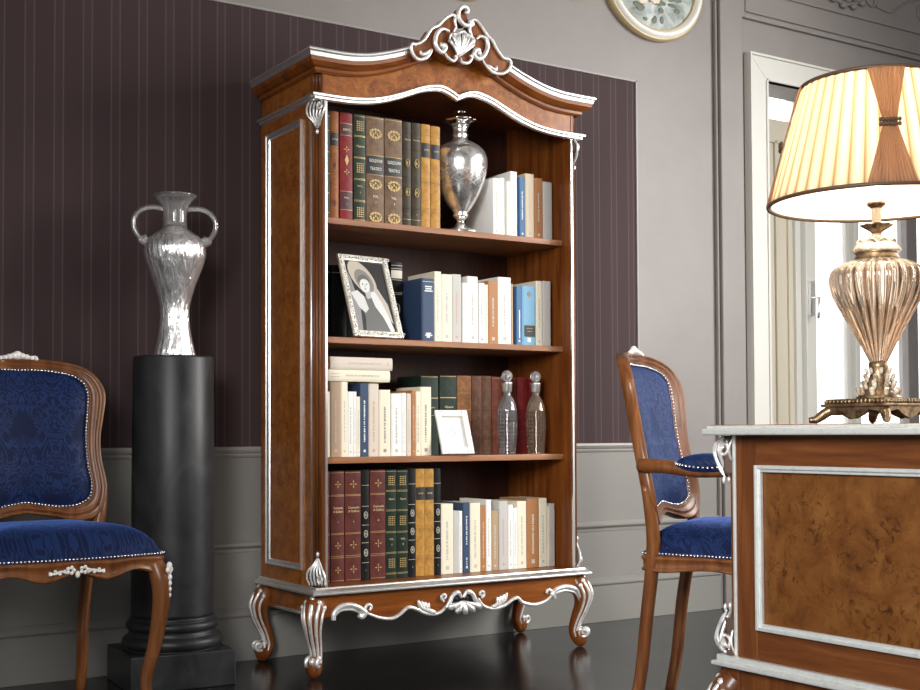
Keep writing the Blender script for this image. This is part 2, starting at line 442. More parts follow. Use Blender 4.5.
structure(MB().box(-7, 9, -7.5, YW + 0.4, -0.1, 0.0).build('floor', M['floor']))
WX0, WX1, WZ1 = 2.062, 4.1, 2.49
w = MB()
w.box(-7, WX0, YW, YW + 0.15, -0.1, 3.7)
w.box(WX1, 9, YW, YW + 0.15, -0.1, 3.7)
w.box(WX0, WX1, YW, YW + 0.15, WZ1, 3.7)
w.box(WX0, WX1, YW, YW + 0.15, -0.1, 0.05)
structure(w.build('wall_back', M['wall']))
structure(MB().box(-7, 9, -7.5, YW + 0.15, 3.7, 3.8).build('ceiling', M['ceil']))
# wainscot sheet below the rail
structure(MB().box(-6.9, 1.735, YW - 0.004, YW, 0.0, 0.745).build('trim_1', M['wainscot']))
structure(MB().box(-6.9, 1.252, YW - 0.008, YW, 0.765, 2.375).build('trim_2', M['wallpaper']))
b = MB()
b.box(-6.9, 1.262, YW - 0.014, YW, 2.375, 2.385); b.box(1.252, 1.262, YW - 0.014, YW, 0.765, 2.385)
structure(b.build('trim_3', M['trimgrey'], bevel=0.002))
# rails: profile extruded along x
def rail(name, z0, prof, x0, x1, m):
    mb = MB(); mb.prism(prof, lambda a, b_, d: (d, YW - a, z0 + b_), x0, x1)
    return structure(mb.build(name, m, bevel=0.0015))
rail('trim_4', 0.728, [(0, 0), (0.008, 0.002), (0.012, 0.010), (0.012, 0.016), (0.017, 0.020), (0.022, 0.030), (0.020, 0.040), (0, 0.042)], -6.9, 1.27, M['trimgrey'])
rail('trim_5', 0.385, [(0, 0), (0.007, 0.003), (0.010, 0.016), (0.024, 0.026), (0.026, 0.036), (0.010, 0.045), (0, 0.046)], -6.9, 1.735, M['trimgrey'])
rail('baseboard_back', 0.0, [(0, 0), (0.022, 0), (0.022, 0.155), (0.028, 0.162), (0.028, 0.172), (0.012, 0.186), (0, 0.190)], -6.9, 1.735, M['wainscot'])
# pilaster strip with quirk beads
p = MB()
p.box(1.766, 1.915, YW - 0.022, YW, 0.0, 3.69)
p.box(1.737, 1.750, YW - 0.020, YW, 0.0, 3.69)
structure(p.build('trim_6', M['wall'], bevel=0.006, seg=3))
# raised frame of the overdoor panel
def frame_rect(mb, x0, x1, z0, z1, wd, d0, d1):
    mb.box(x0, x0 + wd, YW - d1, YW - d0, z0, z1); mb.box(x1 - wd, x1, YW - d1, YW - d0, z0, z1)
    mb.box(x0 + wd, x1 - wd, YW - d1, YW - d0, z0, z0 + wd); mb.box(x0 + wd, x1 - wd, YW - d1, YW - d0, z1 - wd, z1)
o = MB()
frame_rect(o, 1.910, 5.0, 2.785, 3.6, 0.020, 0, 0.022)
frame_rect(o, 1.945, 4.97, 2.82, 3.57, 0.012, 0, 0.012)
frame_rect(o, 2.13, 4.8, 2.93, 3.45, 0.014, 0, 0.012)
structure(o.build('trim_7', M['wall'], bevel=0.004))
def wreath():
    mb = MB()
    f = lambda p: (p[0], YW - 0.005, p[1])
    cx, cz = 2.66, 3.12
    pts = [f((cx + 0.17 * math.cos(a), cz + 0.13 * math.sin(a))) for a in [2 * PI * i / 36 for i in range(36)]]
    mb.tube(pts, 0.012, 6, closed=True, ref=(0, 1, 0), flat=0.5)
    for i in range(30):
        a = 2 * PI * i / 30
        mb.ball((cx + (0.17 + 0.018 * (-1) ** i) * math.cos(a), YW - 0.012, cz + (0.13 + 0.018 * (-1) ** i) * math.sin(a)), 0.024, 0.016, 0.015, 8, 6)
    for s in (-1, 1):
        mb.tube([f(p) for p in spiral((cx + s * 0.21, cz - 0.07), 0.05, PI / 2, s * 1.3)], taper(23, 0.008), 6)
        mb.tube([f(p) for p in spiral((cx + s * 0.62, cz - 0.06), 0.075, PI / 2, -s * 1.4)], taper(23, 0.006), 6)
        mb.tube(catmull([f((cx + s * 0.24, cz - 0.1)), f((cx + s * 0.36, cz - 0.11)), f((cx + s * 0.48, cz - 0.04)), f((cx + s * 0.62, cz + 0.015))]), 0.0055, 6)
    return structure(mb.build('trim_8', M['wall']))
wreath()

# window with white casing, shutter leaf, sashes
def window():
    z0, z1 = 0.0, 2.62
    x0, x1 = 1.940, WX1 + 0.12
    t = bpy.data.objects.new('window_1', None); COL.objects.link(t); t.location = (x0, YW, 0); structure(t)
    X = lambda v: v - x0
    def part(name, mb, m, par=t, **k): return mb.build(name, m, par, **k)
    c = MB(); d = -0.035; cw = 0.122
    # mitred casing: three trapezoid boards with a raised outer edge
    def board(poly):
        c.prism(poly, lambda a, b_, dd: (X(a), dd, b_), 0.0, d)
    board([(x0, z0), (x0 + cw, z0), (x0 + cw, z1 - cw), (x0, z1)])
    board([(x0, z1), (x0 + cw, z1 - cw), (x1 - cw, z1 - cw), (x1, z1)])
    board([(x1, z0), (x1, z1), (x1 - cw, z1 - cw), (x1 - cw, z0)])
    part('casing', c, M['whiteframe'], bevel=0.003)
    e = MB(); e.box(0, 0.012, d - 0.012, d, z0, z1); e.box(0.012, x1 - x0, d - 0.012, d, z1 - 0.012, z1)
    e.box(cw - 0.01, cw + 0.004, d - 0.006, 0.15, 0.05, z1 - cw)
    e.box(cw, x1 - x0 - cw, d - 0.006, 0.15, z1 - cw, z1 - cw + 0.012)
    part('casing_edge', e, M['whiteframe'], bevel=0.002)
    # shutter leaf seen through the opening
    yb = 0.283
    s = MB(); s.box(X(2.20), X(2.575), yb, yb + 0.035, 0.05, 2.43)
    sh = part('shutter', s, M['creampanel'], bevel=0.002)
    s = MB()
    for (a, b_) in ((0.12, 0.55), (0.68, 2.32)):
        for (q0, q1) in ((2.44, 2.455), (2.53, 2.545)): s.box(X(q0), X(q1), yb - 0.012, yb, a, b_)
        for (h0, h1) in ((a, a + 0.015), (b_ - 0.015, b_)): s.box(X(2.25), X(2.545), yb - 0.012, yb, h0, h1)
    s.build('moulding', M['creampanel'], sh, bevel=0.002)
    s = MB()
    s.box(X(2.585), X(2.625), yb - 0.01, yb + 0.05, 0.05, 2.75)
    s.box(X(2.64), X(2.715), yb - 0.03, yb + 0.04, 0.05, 2.75)
    st = part('sash_stile', s, M['whiteframe'], bevel=0.004)
    s = MB(); s.box(X(2.655), X(2.685), yb - 0.045, yb - 0.03, 1.42, 1.60)
    s.tube([(X(2.67), yb - 0.045, 1.51), (X(2.67), yb - 0.085, 1.51), (X(2.67), yb - 0.085, 1.44), (X(2.67), yb - 0.08, 1.40)], 0.008, 8)
    s.build('handle', M['silver'], st)
    s = MB()
    s.box(X(2.985), X(3.02), yb - 0.0, yb + 0.04, 0.05, 2.75); s.box(X(3.035), X(3.07), yb - 0.02, yb + 0.04, 0.05, 2.75)
    part('sash_stile', s, M['whiteframe'], bevel=0.004)
    s = MB(); s.box(X(3.47), X(3.56), yb - 0.02, yb + 0.05, 0.05, 2.75)
    part('sash_stile', s, M['wall'], bevel=0.004)
    s = MB(); s.box(X(2.72), X(4.25), yb + 0.0, yb + 0.04, 0.05, 0.2); s.box(X(2.0), X(4.25), yb, yb + 0.04, 2.75, 2.8)
    part('sash_rail', s, M['whiteframe'], bevel=0.004)
    s = MB(); s.box(X(2.715), X(4.2), yb + 0.018, yb + 0.022, 0.2, 2.75)
    part('pane', s, M['glass'])
window()

# ------------------------------------------------------------------ bookcase
HW, YF, YB = 0.558, 0.045, 0.487          # body half width, front and back
ZD, ZT = 0.302, 1.945                     # deck top, body top
SH = (1.5557, 1.1461, 0.7333)
def interp(tab, x):
    x = abs(x)
    for (a, b), (c, d) in zip(tab, tab[1:]):
        if x <= c:
            t = (x - a) / (c - a); 
            return b + (d - b) * t
    return tab[-1][1]
def smooth_tab(tab, cusp=False):
    pts = [(0 - 0, *tab[0][1:])]
    P = catmull([(a, b, 0) for a, b in tab], 6)
    return [(p.x, p.y) for p in P]
TOPC = smooth_tab([(0, 2.236), (0.05, 2.230), (0.12, 2.210), (0.21, 2.169), (0.285, 2.140), (0.365, 2.117), (0.43, 2.106), (0.50, 2.102), (0.62, 2.102)])
LOWC = smooth_tab([(0, 2.032), (0.03, 2.046), (0.065, 2.0565), (0.10, 2.0545), (0.15, 2.042), (0.20, 2.022), (0.25, 2.002), (0.30, 1.985), (0.36, 1.971), (0.43, 1.963), (0.50, 1.961), (0.60, 1.961)])
def sweep_case(mb, prof, zfn, hw, yf, yb, n=72, smooth=True):
    """closed profile [(out, dz)] swept round the left side, the front (height zfn(x)) and the right side"""
    xs = [-hw + 2 * hw * i / n for i in range(n + 1)]
    rings = []
    z0 = zfn(hw)
    rings.append([(-(hw + o), yb, z0 + dz) for o, dz in prof])
    rings.append([(-(hw + o), yf - o, z0 + dz) for o, dz in prof])
    for x in xs[1:-1]: rings.append([(x, yf - o, zfn(x) + dz) for o, dz in prof])
    rings.append([(hw + o, yf - o, z0 + dz) for o, dz in prof])
    rings.append([(hw + o, yb, z0 + dz) for o, dz in prof])
    k = len(prof); o = len(mb.v)
    for r in rings: mb.v += r
    for i in range(len(rings) - 1):
        for j in range(k):
            j2 = (j + 1) % k
            mb.f.append((o + i * k + j, o + i * k + j2, o + (i + 1) * k + j2, o + (i + 1) * k + j)); mb.sm.append(False)
    mb.f.append(tuple(o + j for j in range(k))[::-1]); mb.sm.append(False)
    mb.f.append(tuple(o + (len(rings) - 1) * k + j for j in range(k))); mb.sm.append(False)
    return mb
def acanthus(mb, f, h, w, flip=1, down=True):
    """carved leaf corbel: several strands fanning from a volute; f(a,b,c)->xyz, a across, b up, c outward"""
    s = -1 if down else 1
    for i in range(6):
        k = (i - 2.5) / 2.5
        pts = [(k * w * 0.46, 0, 0.004), (k * w * 0.54, s * h * 0.22, 0.014), (k * w * 0.44 - w * 0.04, s * h * 0.46, 0.014), (k * w * 0.20, s * h * 0.66, 0.007), (k * w * 0.05, s * h * 0.86, 0.002)]
        P = [f(*p) for p in catmull(pts, 5)]
        mb.tube(P, taper(len(P), w * 0.066, 0.9, 0.5), 6)
    sp = spiral((w * 0.30, s * h * 0.20), w * 0.20, PI / 2 * (1 if down else -1), (1.3 if down else -1.3), 0.15, 16)
    mb.tube([f(a, b, 0.020) for a, b in sp], taper(17, w * 0.07, 0.9, 0.8), 6)
    mb.ball(f(0, s * h * 0.98, 0.003), w * 0.10, w * 0.09, w * 0.16, 8, 6)
def side_scroll(mb, f, h, w, down=True):
    """profile scroll on a post: volute with trailing strands"""
    s = -1 if down else 1
    sp = spiral((w * 0.10, s * h * 0.26), w * 0.40, PI * 0.5 * (1 if down else -1), (1 if down else -1) * 1.35, 0.14, 22)
    mb.tube([f(a, b, 0.010) for a, b in sp], taper(23, w * 0.075, 0.9, 0.8), 6)
    for i in range(4):
        k = i / 3
        pts = [(-w * (0.20 + 0.24 * k), s * h * (0.05 + 0.1 * k), 0.006), (-w * (0.42 + 0.10 * k), s * h * 0.36, 0.008), (-w * (0.28 - 0.1 * k), s * h * (0.62 + 0.05 * i), 0.006), (w * 0.05 * (i - 1), s * h * (0.78 + 0.06 * i), 0.003)]
        P = [f(*p) for p in catmull(pts, 5)]
        mb.tube(P, taper(len(P), w * 0.062, 0.6, 0.3), 6)
    mb.ball(f(0, s * h * 1.02, 0.003), w * 0.08, w * 0.08, h * 0.09, 8, 6)

def cabriole(root, x, y, dx, dy, h, woodm, silv, sc=1.0):
    """carved leg; (dx,dy) diagonal it turns out along"""
    n = math.hypot(dx, dy); dx /= n; dy /= n
    P2 = catmull([(0.0, 0, h), (0.018, 0, h * 0.90), (0.034, 0, h * 0.77), (0.030, 0, h * 0.60), (0.009, 0, h * 0.39), (-0.001, 0, h * 0.23), (0.012, 0, h * 0.12), (0.026, 0, 0.022)], 5)
    R0 = [0.036, 0.041, 0.037, 0.028, 0.022, 0.019, 0.021, 0.024]
    R = []
    for i in range(len(P2)):
        t = i / (len(P2) - 1) * 7; k = min(6, int(t)); R.append((R0[k] * (1 - (t - k)) + R0[k + 1] * (t - k)) * sc)
    mb = MB(); mb.tube([(p.x * sc * dx, p.x * sc * dy, p.z) for p in P2], R, 12, ref=(dx, dy, 0))
    mb.ball((0.026 * sc * dx, 0.026 * sc * dy, 0.037), 0.027 * sc, 0.027 * sc, 0.037, 14, 10)
    leg = mb.build('leg', woodm, root, loc=(x, y, 0))
    sv = MB(); ax, ay = -dy, dx
    for (ang, w0, z1) in ((0, 0.0085, 1.0), (0.62, 0.007, 0.98), (-0.62, 0.007, 0.98), (1.25, 0.0055, 0.9), (-1.25, 0.0055, 0.9)):
        pts = []; rr = []
        for i, p in enumerate(P2):
            t = i / (len(P2) - 1)
            if p.z > h * z1 or t > 0.88: continue
            off = R[i] * 0.97; ca, sa = math.cos(ang), math.sin(ang)
            r = p.x * sc + off * ca
            pts.append((r * dx + off * sa * ax, r * dy + off * sa * ay, p.z)); rr.append(w0 * sc * (1 - 0.45 * t))
        # rolled head
        a = Vector(pts[0]); sv.ball(a, w0 * 1.5 * sc, w0 * 1.5 * sc, w0 * 1.7 * sc, 8, 6)
        sv.tube(pts, rr, 8)
    # toe volutes, one on each face of the foot
    for sg in (-1, 1):
        sp = spiral((0.042, 0.058), 0.021, PI * 0.75, 1.45 , 0.12, 20)
        off = 0.019 * sg * sc
        sv.tube([(a * sc * dx + off * ax, a * sc * dy + off * ay, b) for a, b in sp], taper(21, 0.0062 * sc, 0.9, 0.8), 8)
    sv.ball((0.042 * sc * dx, 0.042 * sc * dy, 0.058), 0.013 * sc, 0.013 * sc, 0.013, 10, 6)
    sv.build('silver_carving', silv, leg)
    return leg

def bookcase():
    T = thing('bookcase', 'tall walnut bookcase with silver trimmed arched top and carved crest against the wall', 'bookcase')
    # sides
    for s in (-1, 1):
        x0, x1 = sorted((s * HW, s * (HW - 0.022)))
        mb = MB(); mb.box(x0, x1, YF + 0.04, YB, ZD - 0.02, 2.06)
        mb.box(*sorted((s * HW, s * (HW + 0.004))), YF + 0.045, YF + 0.10, ZD, 1.94)
        mb.box(*sorted((s * HW, s * (HW + 0.004))), YB - 0.055, YB, ZD, 1.94)
        mb.box(*sorted((s * HW, s * (HW + 0.004))), YF + 0.10, YB - 0.055, ZD, 0.352)
        mb.box(*sorted((s * HW, s * (HW + 0.004))), YF + 0.10, YB - 0.055, 1.892, 1.94)
        sd = mb.build('side_panel', M['burl'], T, bevel=0.001)
        m = MB(); xa, xb = sorted((s * (HW + 0.001), s * (HW + 0.011)))
        ya, yb, za, zb = YF + 0.10, YB - 0.055, 0.352, 1.892
        # bevelled frame: high outer edge sloping down to the panel, mitred
        prof = [(0.0, 0.001), (0.0, 0.013), (0.004, 0.013), (0.007, 0.009), (0.017, 0.006), (0.020, 0.001)]
        cor = [(ya, za, 1, 1), (yb, za, -1, 1), (yb, zb, -1, -1), (ya, zb, 1, -1)]; kk = len(prof)
        for (cy, cz, sy, sz) in cor:
            for (wi, hi) in prof: m.v.append((s * (HW + hi), cy + sy * wi, cz + sz * wi))
        for c_ in range(4):
            c2 = (c_ + 1) % 4
            for j in range(kk):
                j2 = (j + 1) % kk; m.f.append((c_ * kk + j, c_ * kk + j2, c2 * kk + j2, c2 * kk + j)); m.sm.append(False)
        m.build('silver_moulding', M['silver'], sd)
    # back, seam
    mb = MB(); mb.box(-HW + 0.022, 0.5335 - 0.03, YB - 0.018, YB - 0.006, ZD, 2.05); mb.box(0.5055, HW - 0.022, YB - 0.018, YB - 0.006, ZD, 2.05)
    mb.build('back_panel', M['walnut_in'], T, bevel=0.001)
    # top board
    MB().box(-HW + 0.01, HW - 0.01, YF + 0.03, YB, 2.05, 2.062).build('top_board', M['walnut'], T)
    # inner linings
    for s in (-1, 1):
        x0, x1 = sorted((s * (HW - 0.022), s * 0.523))
        MB().box(x0, x1, YF + 0.0455, YB - 0.018, ZD, 2.05).build('inner_side', M['walnut'], T)
    # corner posts: chamfered with flutes and silver beads
    for s in (-1, 1):
        poly = [(s * 0.523, YF), (s * 0.535, YF), (s * 0.5585, YF + 0.036), (s * 0.5585, YF + 0.045), (s * 0.523, YF + 0.045)]
        for z0, z1 in ((ZD, ZT), (1.965, 2.066)):
            mb = MB(); mb.prism(poly, lambda a, b, d: (a, b, d), z0, z1)
            po = mb.build('corner_post', M['walnut'], T, bevel=0.0015)
            m = MB()
            for k, r in ((0.25, 0.0048), (0.52, 0.0065), (0.78, 0.0048)):
                px = s * (0.535 + 0.0235 * k); py = YF + 0.036 * k
                m.tube([(px, py, z0 + 0.004), (px, py, z1 - 0.004)], r, 8)
            m.build('reeding', M['chairwood'], po)
            if z0 == ZD:
                m = MB(); m.box(*sorted((s * 0.520, s * 0.5275)), YF - 0.005, YF + 0.004, z0, z1)
                m.tube([(s * 0.5585, YF + 0.038, z0), (s * 0.5585, YF + 0.038, z1)], 0.0042, 8)
                m.build('silver_bead', M['silver'], po)
                # carved leaf at head and foot, facing the diagonal
                nx, ny = s * 0.80, -0.60; tx, ty = 0.60, s * 0.80
                ox, oy = s * 0.547, YF + 0.014
                fz = lambda zz: (lambda a, b, cc: (ox + tx * a + nx * cc, oy + ty * a + ny * cc, zz + b))
                c = MB(); acanthus(c, fz(1.936), 0.105, 0.062); cl = c.build('carved_leaf', M['silver_carved'], po)
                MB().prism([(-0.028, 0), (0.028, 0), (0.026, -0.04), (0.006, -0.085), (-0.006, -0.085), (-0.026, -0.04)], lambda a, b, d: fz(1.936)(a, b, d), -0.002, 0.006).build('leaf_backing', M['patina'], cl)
                c = MB(); acanthus(c, fz(ZD + 0.006), 0.105, 0.062, down=False); cl = c.build('carved_leaf', M['silver_carved'], po)
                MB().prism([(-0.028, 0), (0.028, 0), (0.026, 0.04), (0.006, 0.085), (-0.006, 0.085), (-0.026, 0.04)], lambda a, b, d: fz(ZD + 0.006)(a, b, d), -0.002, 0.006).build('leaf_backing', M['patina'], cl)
    # shelves
    for z in SH:
        MB().box(-0.5225, 0.5225, 0.100, YB - 0.019, z - 0.0215, z).build('shelf', M['shelfwood'], T, bevel=0.002)
    # deck
    MB().box(-HW, HW, YF, YB, ZD - 0.02, ZD).build('bottom_board', M['walnut_h'], T, bevel=0.001)
    # plinth moulding
    flat = lambda z: (lambda x: z)
    mb = MB(); sweep_case(mb, [(0.0, 0), (0.010, 0), (0.013, -0.006), (0.024, -0.012), (0.030, -0.018), (0.030, -0.024), (0.0, -0.024)], flat(ZD), HW, YF - 0.002, YB, 2)
    mb.build('plinth_moulding', M['silver'], T, bevel=0.0015)
    # frieze board: top follows the crown, bottom the double arch
    n = 80; poly = []
    for i in range(n + 1):
        x = -0.535 + 1.07 * i / n; poly.append((x, interp(LOWC, x) - 0.012))
    for i in range(n + 1):
        x = 0.535 - 1.07 * i / n; poly.append((x, interp(TOPC, x) - 0.036))
    mb = MB(); o = 0
    k = n + 1
    vs = [(a, YF + 0.002, b) for a, b in poly] + [(a, YF + 0.030, b) for a, b in poly]
    fs = []
    for i in range(n):
        a, b, c, d = i, i + 1, 2 * k - 2 - i, 2 * k - 1 - i
        fs.append((a, b, c, d)); fs.append((a + 2 * k, b + 2 * k, c + 2 * k, d + 2 * k))
        fs.append((a, b, b + 2 * k, a + 2 * k)); fs.append((d, c, c + 2 * k, d + 2 * k))
    fs.append((0, 2 * k - 1, 4 * k - 1, 2 * k)); fs.append((n, k, 3 * k, 2 * k + n))
    mb.add(vs, fs); mb.build('frieze', M['burl'], T)
    # lower moulding (double arch)
    mb = MB(); sweep_case(mb, [(0.0, 0), (0.006, 0.002), (0.016, 0.0), (0.022, -0.005), (0.021, -0.011), (0.013, -0.014), (0.012, -0.020), (0.004, -0.024), (0.0, -0.024)], lambda x: interp(LOWC, x), HW, YF - 0.001, YB, 96)
    mb.build('arched_moulding', M['silver'], T)
    # cornice: wooden cove then silver crown moulding
    mb = MB(); sweep_case(mb, [(0.0, -0.028), (0.040, -0.028), (0.038, -0.040), (0.022, -0.052), (0.012, -0.056), (0.012, -0.066), (0.004, -0.072), (0.0, -0.072)], lambda x: interp(TOPC, x), HW, YF - 0.001, YB, 96)
    mb.build('cornice', M['walnut_h'], T)
    mb = MB(); sweep_case(mb, [(0.0, -0.006), (0.030, 0.0), (0.046, 0.0), (0.050, -0.005), (0.050, -0.010), (0.046, -0.015), (0.042, -0.027), (0.037, -0.030), (0.034, -0.034), (0.0, -0.034)], lambda x: interp(TOPC, x), HW, YF - 0.001, YB, 96)
    mb.build('crown_moulding', M['silver'], T)
    # crest
    CR = CREST_DATA
    MBc = MB(); MBc.prism([(a, b) for a, b in CR['board']], lambda a, b, d: (a, d, b), YF - 0.052, YF - 0.012)
    crest = MBc.build('crest', M['walnut'], T)
    m = MB(); yy = YF - 0.058
    m2 = MB().prism([(p.x, p.y) for p in catmull([(a, b, 0) for a, b in CR['topC'][2:]] , 3)] , lambda a, b, d: (a, d, b), YF - 0.05, YF - 0.02)
    m2.build('finial_backing', M['walnut'], crest)
    def tr(key, r, y=0.0, a=0.6, b=0.6):
        P = [(v.x, yy + y, v.y) for v in catmull([(p[0], p[1], 0) for p in CR[key]], 6)]
        m.tube(P, taper(len(P), r, a, b), 8)
        return P
    for k in ('lrim', 'lrim2', 'rrim'): tr(k, 0.0064)
    for k in ('lC', 'rC', 'topC'):
        P = tr(k, 0.0086, -0.004, 0.5, 0.9); m.ball(P[-1], 0.0100, 0.009, 0.0100, 8, 6)
    for k in ('lleaf', 'rleaf', 'rin'): tr(k, 0.0068, 0, 0.8, 0.3)
    tr('volL', 0.006, -0.004, 0.4, 1.0); tr('volR', 0.006, -0.004, 0.4, 1.0)
    tr('shelltop', 0.0052, -0.006)
    # shell flutes
    base = (-0.028, 2.150)
    st = [v for v in catmull([(p[0], p[1], 0) for p in CR['shelltop']], 6)]
    for i in range(9):
        q = st[int((i + 0.5) / 9 * (len(st) - 1))]
        P = []
        for j in range(7):
            t = j / 6
            P.append((base[0] + (q.x - base[0]) * t, yy - 0.002 - 0.010 * math.sin(PI * min(1, t * 0.9)), base[1] + (q.y - base[1]) * t * 0.97))
        m.tube(P, [0.0024 + 0.0046 * (j / 6) for j in range(7)], 8)
    m.build('silver_carving', M['silver_carved'], crest)
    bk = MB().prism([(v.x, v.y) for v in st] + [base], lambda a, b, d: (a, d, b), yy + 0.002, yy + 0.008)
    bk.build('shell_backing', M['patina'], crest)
    # apron with carved lower edge
    A = APRON_DATA
    edge = []
    for k in ('Lleaf',): pass
    eL = [(-0.535, 0.196), (-0.5026, 0.205), (-0.48, 0.232), (-0.44, 0.236), (-0.405, 0.226), (-0.385, 0.206)]
    eR = [(0.4091, 0.2053), (0.43, 0.226), (0.478, 0.233), (0.52, 0.222), (0.535, 0.196)]
    full = [(a, b, 0) for a, b in eL + A['edgeL'][:-1] + A['edgeM'][2:] + A['edgeM2'][1:] + eR[1:]]
    low = [(v.x, v.y) for v in catmull(full, 5)]
    low = [p for i, p in enumerate(low) if i == 0 or p[0] > low[i - 1][0]]
    mono = []
    for p in low:
        if not mono or p[0] > mono[-1][0] + 1e-4: mono.append(p)
    ap = MB(); nn = len(mono); ya, yb = YF - 0.004, YF + 0.016
    vs = [(a, ya, b + 0.003) for a, b in mono] + [(a, ya, ZD - 0.024) for a, b in mono] + [(a, yb, b + 0.003) for a, b in mono] + [(a, yb, ZD - 0.024) for a, b in mono]
    fs = []
    for i in range(nn - 1):
        fs += [(i, i + 1, nn + i + 1, nn + i), (2 * nn + i, 2 * nn + i + 1, 3 * nn + i + 1, 3 * nn + i), (i, i + 1, 2 * nn + i + 1, 2 * nn + i), (nn + i, nn + i + 1, 3 * nn + i + 1, 3 * nn + i)]
    fs += [(0, nn, 3 * nn, 2 * nn), (nn - 1, 2 * nn - 1, 4 * nn - 1, 3 * nn - 1)]
    ap.add(vs, fs); apron = ap.build('apron', M['walnut_h'], T)
    m = MB(); y1 = YF - 0.008
    def tr2(pts, r, a=0.6, b=0.6, y=0.0):
        P = [(v.x, y1 + y, v.y) for v in catmull([(p[0], p[1], 0) for p in pts], 6)]
        m.tube(P, taper(len(P), r, a, b), 8); return P
    tr2(A['edgeL'][:-1] + A['edgeM'][2:7] , 0.0068, 0.7, 0.6); tr2(A['edgeM2'][2:], 0.0068, 0.6, 0.7)
    for k in ('Lleaf', 'Rleaf'):
        P = tr2(A[k], 0.0095, 0.9, 0.8, -0.002)
        tr2([(a * 1.0, b - 0.014) for a, b in A[k][1:6]], 0.005, 0.4, 0.4)
    for k in ('curlL', 'curlR'): tr2(A[k], 0.0058, 0.9, 1.0)
    for k, sg in (('curl1', 1), ('curl2', -1)):
        c = A[k][0]
        sp = spiral(c, 0.014, -PI / 2, sg * -1.1, 0.2, 16)
        P = [(a, y1 - 0.003, b) for a, b in sp]; m.tube(P, taper(17, 0.0055, 0.8, 0.9), 8)
    for k, s in (('acL', 1), ('acR', -1)):
        c = A[k]
        for j in range(4):
            tr2([(c[0][0] + s * 0.014 * j, c[0][1] - 0.004 * j), (c[1][0] + s * 0.010 * j, c[1][1] - 0.003 * j), (c[2][0] + s * 0.004 * j, c[2][1])], 0.0075, 0.6, 0.9, -0.003)
    # shell in the middle
    c = A['shc'][0]
    for sg in (-1, 1):
        tr2([(c[0] + sg * 0.003, c[1] + 0.010), (c[0] + sg * 0.020, c[1] + 0.030), (c[0] + sg * 0.042, c[1] + 0.020), (c[0] + sg * 0.056, c[1] - 0.004), (c[0] + sg * 0.072, c[1] - 0.022)], 0.0085, 0.6, 0.6, -0.004)
    for tp in A['tips']:
        P = []
        for j in range(7):
            t = j / 6
            P.append((c[0] + (tp[0] - c[0]) * t, y1 - 0.004 - 0.006 * math.sin(PI * t * 0.8), c[1] - 0.004 + (tp[1] + 0.005 - c[1]) * t))
        m.tube(P, [0.004 + 0.0085 * (j / 6) for j in range(7)], 8)
        m.ball(P[-1], 0.0125, 0.010, 0.0125, 8, 6)
    m.build('silver_carving', M['silver_carved'], apron)
    for sg in (-1, 1): MB().ball((c[0] + sg * 0.022, y1 + 0.001, c[1] + 0.008), 0.0095, 0.004, 0.009, 10, 6).build('pierced_hole', M['labelblk'], apron)
    # side aprons with silver rod
    for s in (-1, 1):
        x0, x1 = sorted((s * HW, s * (HW - 0.018)))
        sa = MB().box(x0, x1, YF + 0.06, YB - 0.03, 0.205, ZD - 0.024).build('side_apron', M['walnut_h'], T, bevel=0.001)
        m = MB(); xx = s * (HW + 0.002)
        m.tube([(xx, YF + 0.072, 0.206), (xx, YB - 0.045, 0.206)], 0.0065, 8)
        m.ball((xx, YF + 0.068, 0.206), 0.0085); m.ball((xx, YB - 0.04, 0.206), 0.0085)
        m.build('silver_bead', M['silver'], sa)
    MB().box(-HW + 0.02, HW - 0.02, YB - 0.03, YB - 0.012, 0.21, ZD - 0.024).build('back_apron', M['walnut_h'], T)
    # leg blocks and legs
    for s in (-1, 1):
        for y, dy in ((YF + 0.030, -1), (YB - 0.035, 1)):
            MB().box(s * 0.535 - 0.031, s * 0.535 + 0.031, y - 0.031, y + 0.031, 0.215, ZD - 0.0245).build('leg_block', M['walnut'], T, bevel=0.002)
            cabriole(T, s * 0.545, y, s, dy if dy < 0 else 0.15, 0.262, M['walnut'], M['silver_carved'])
    return T

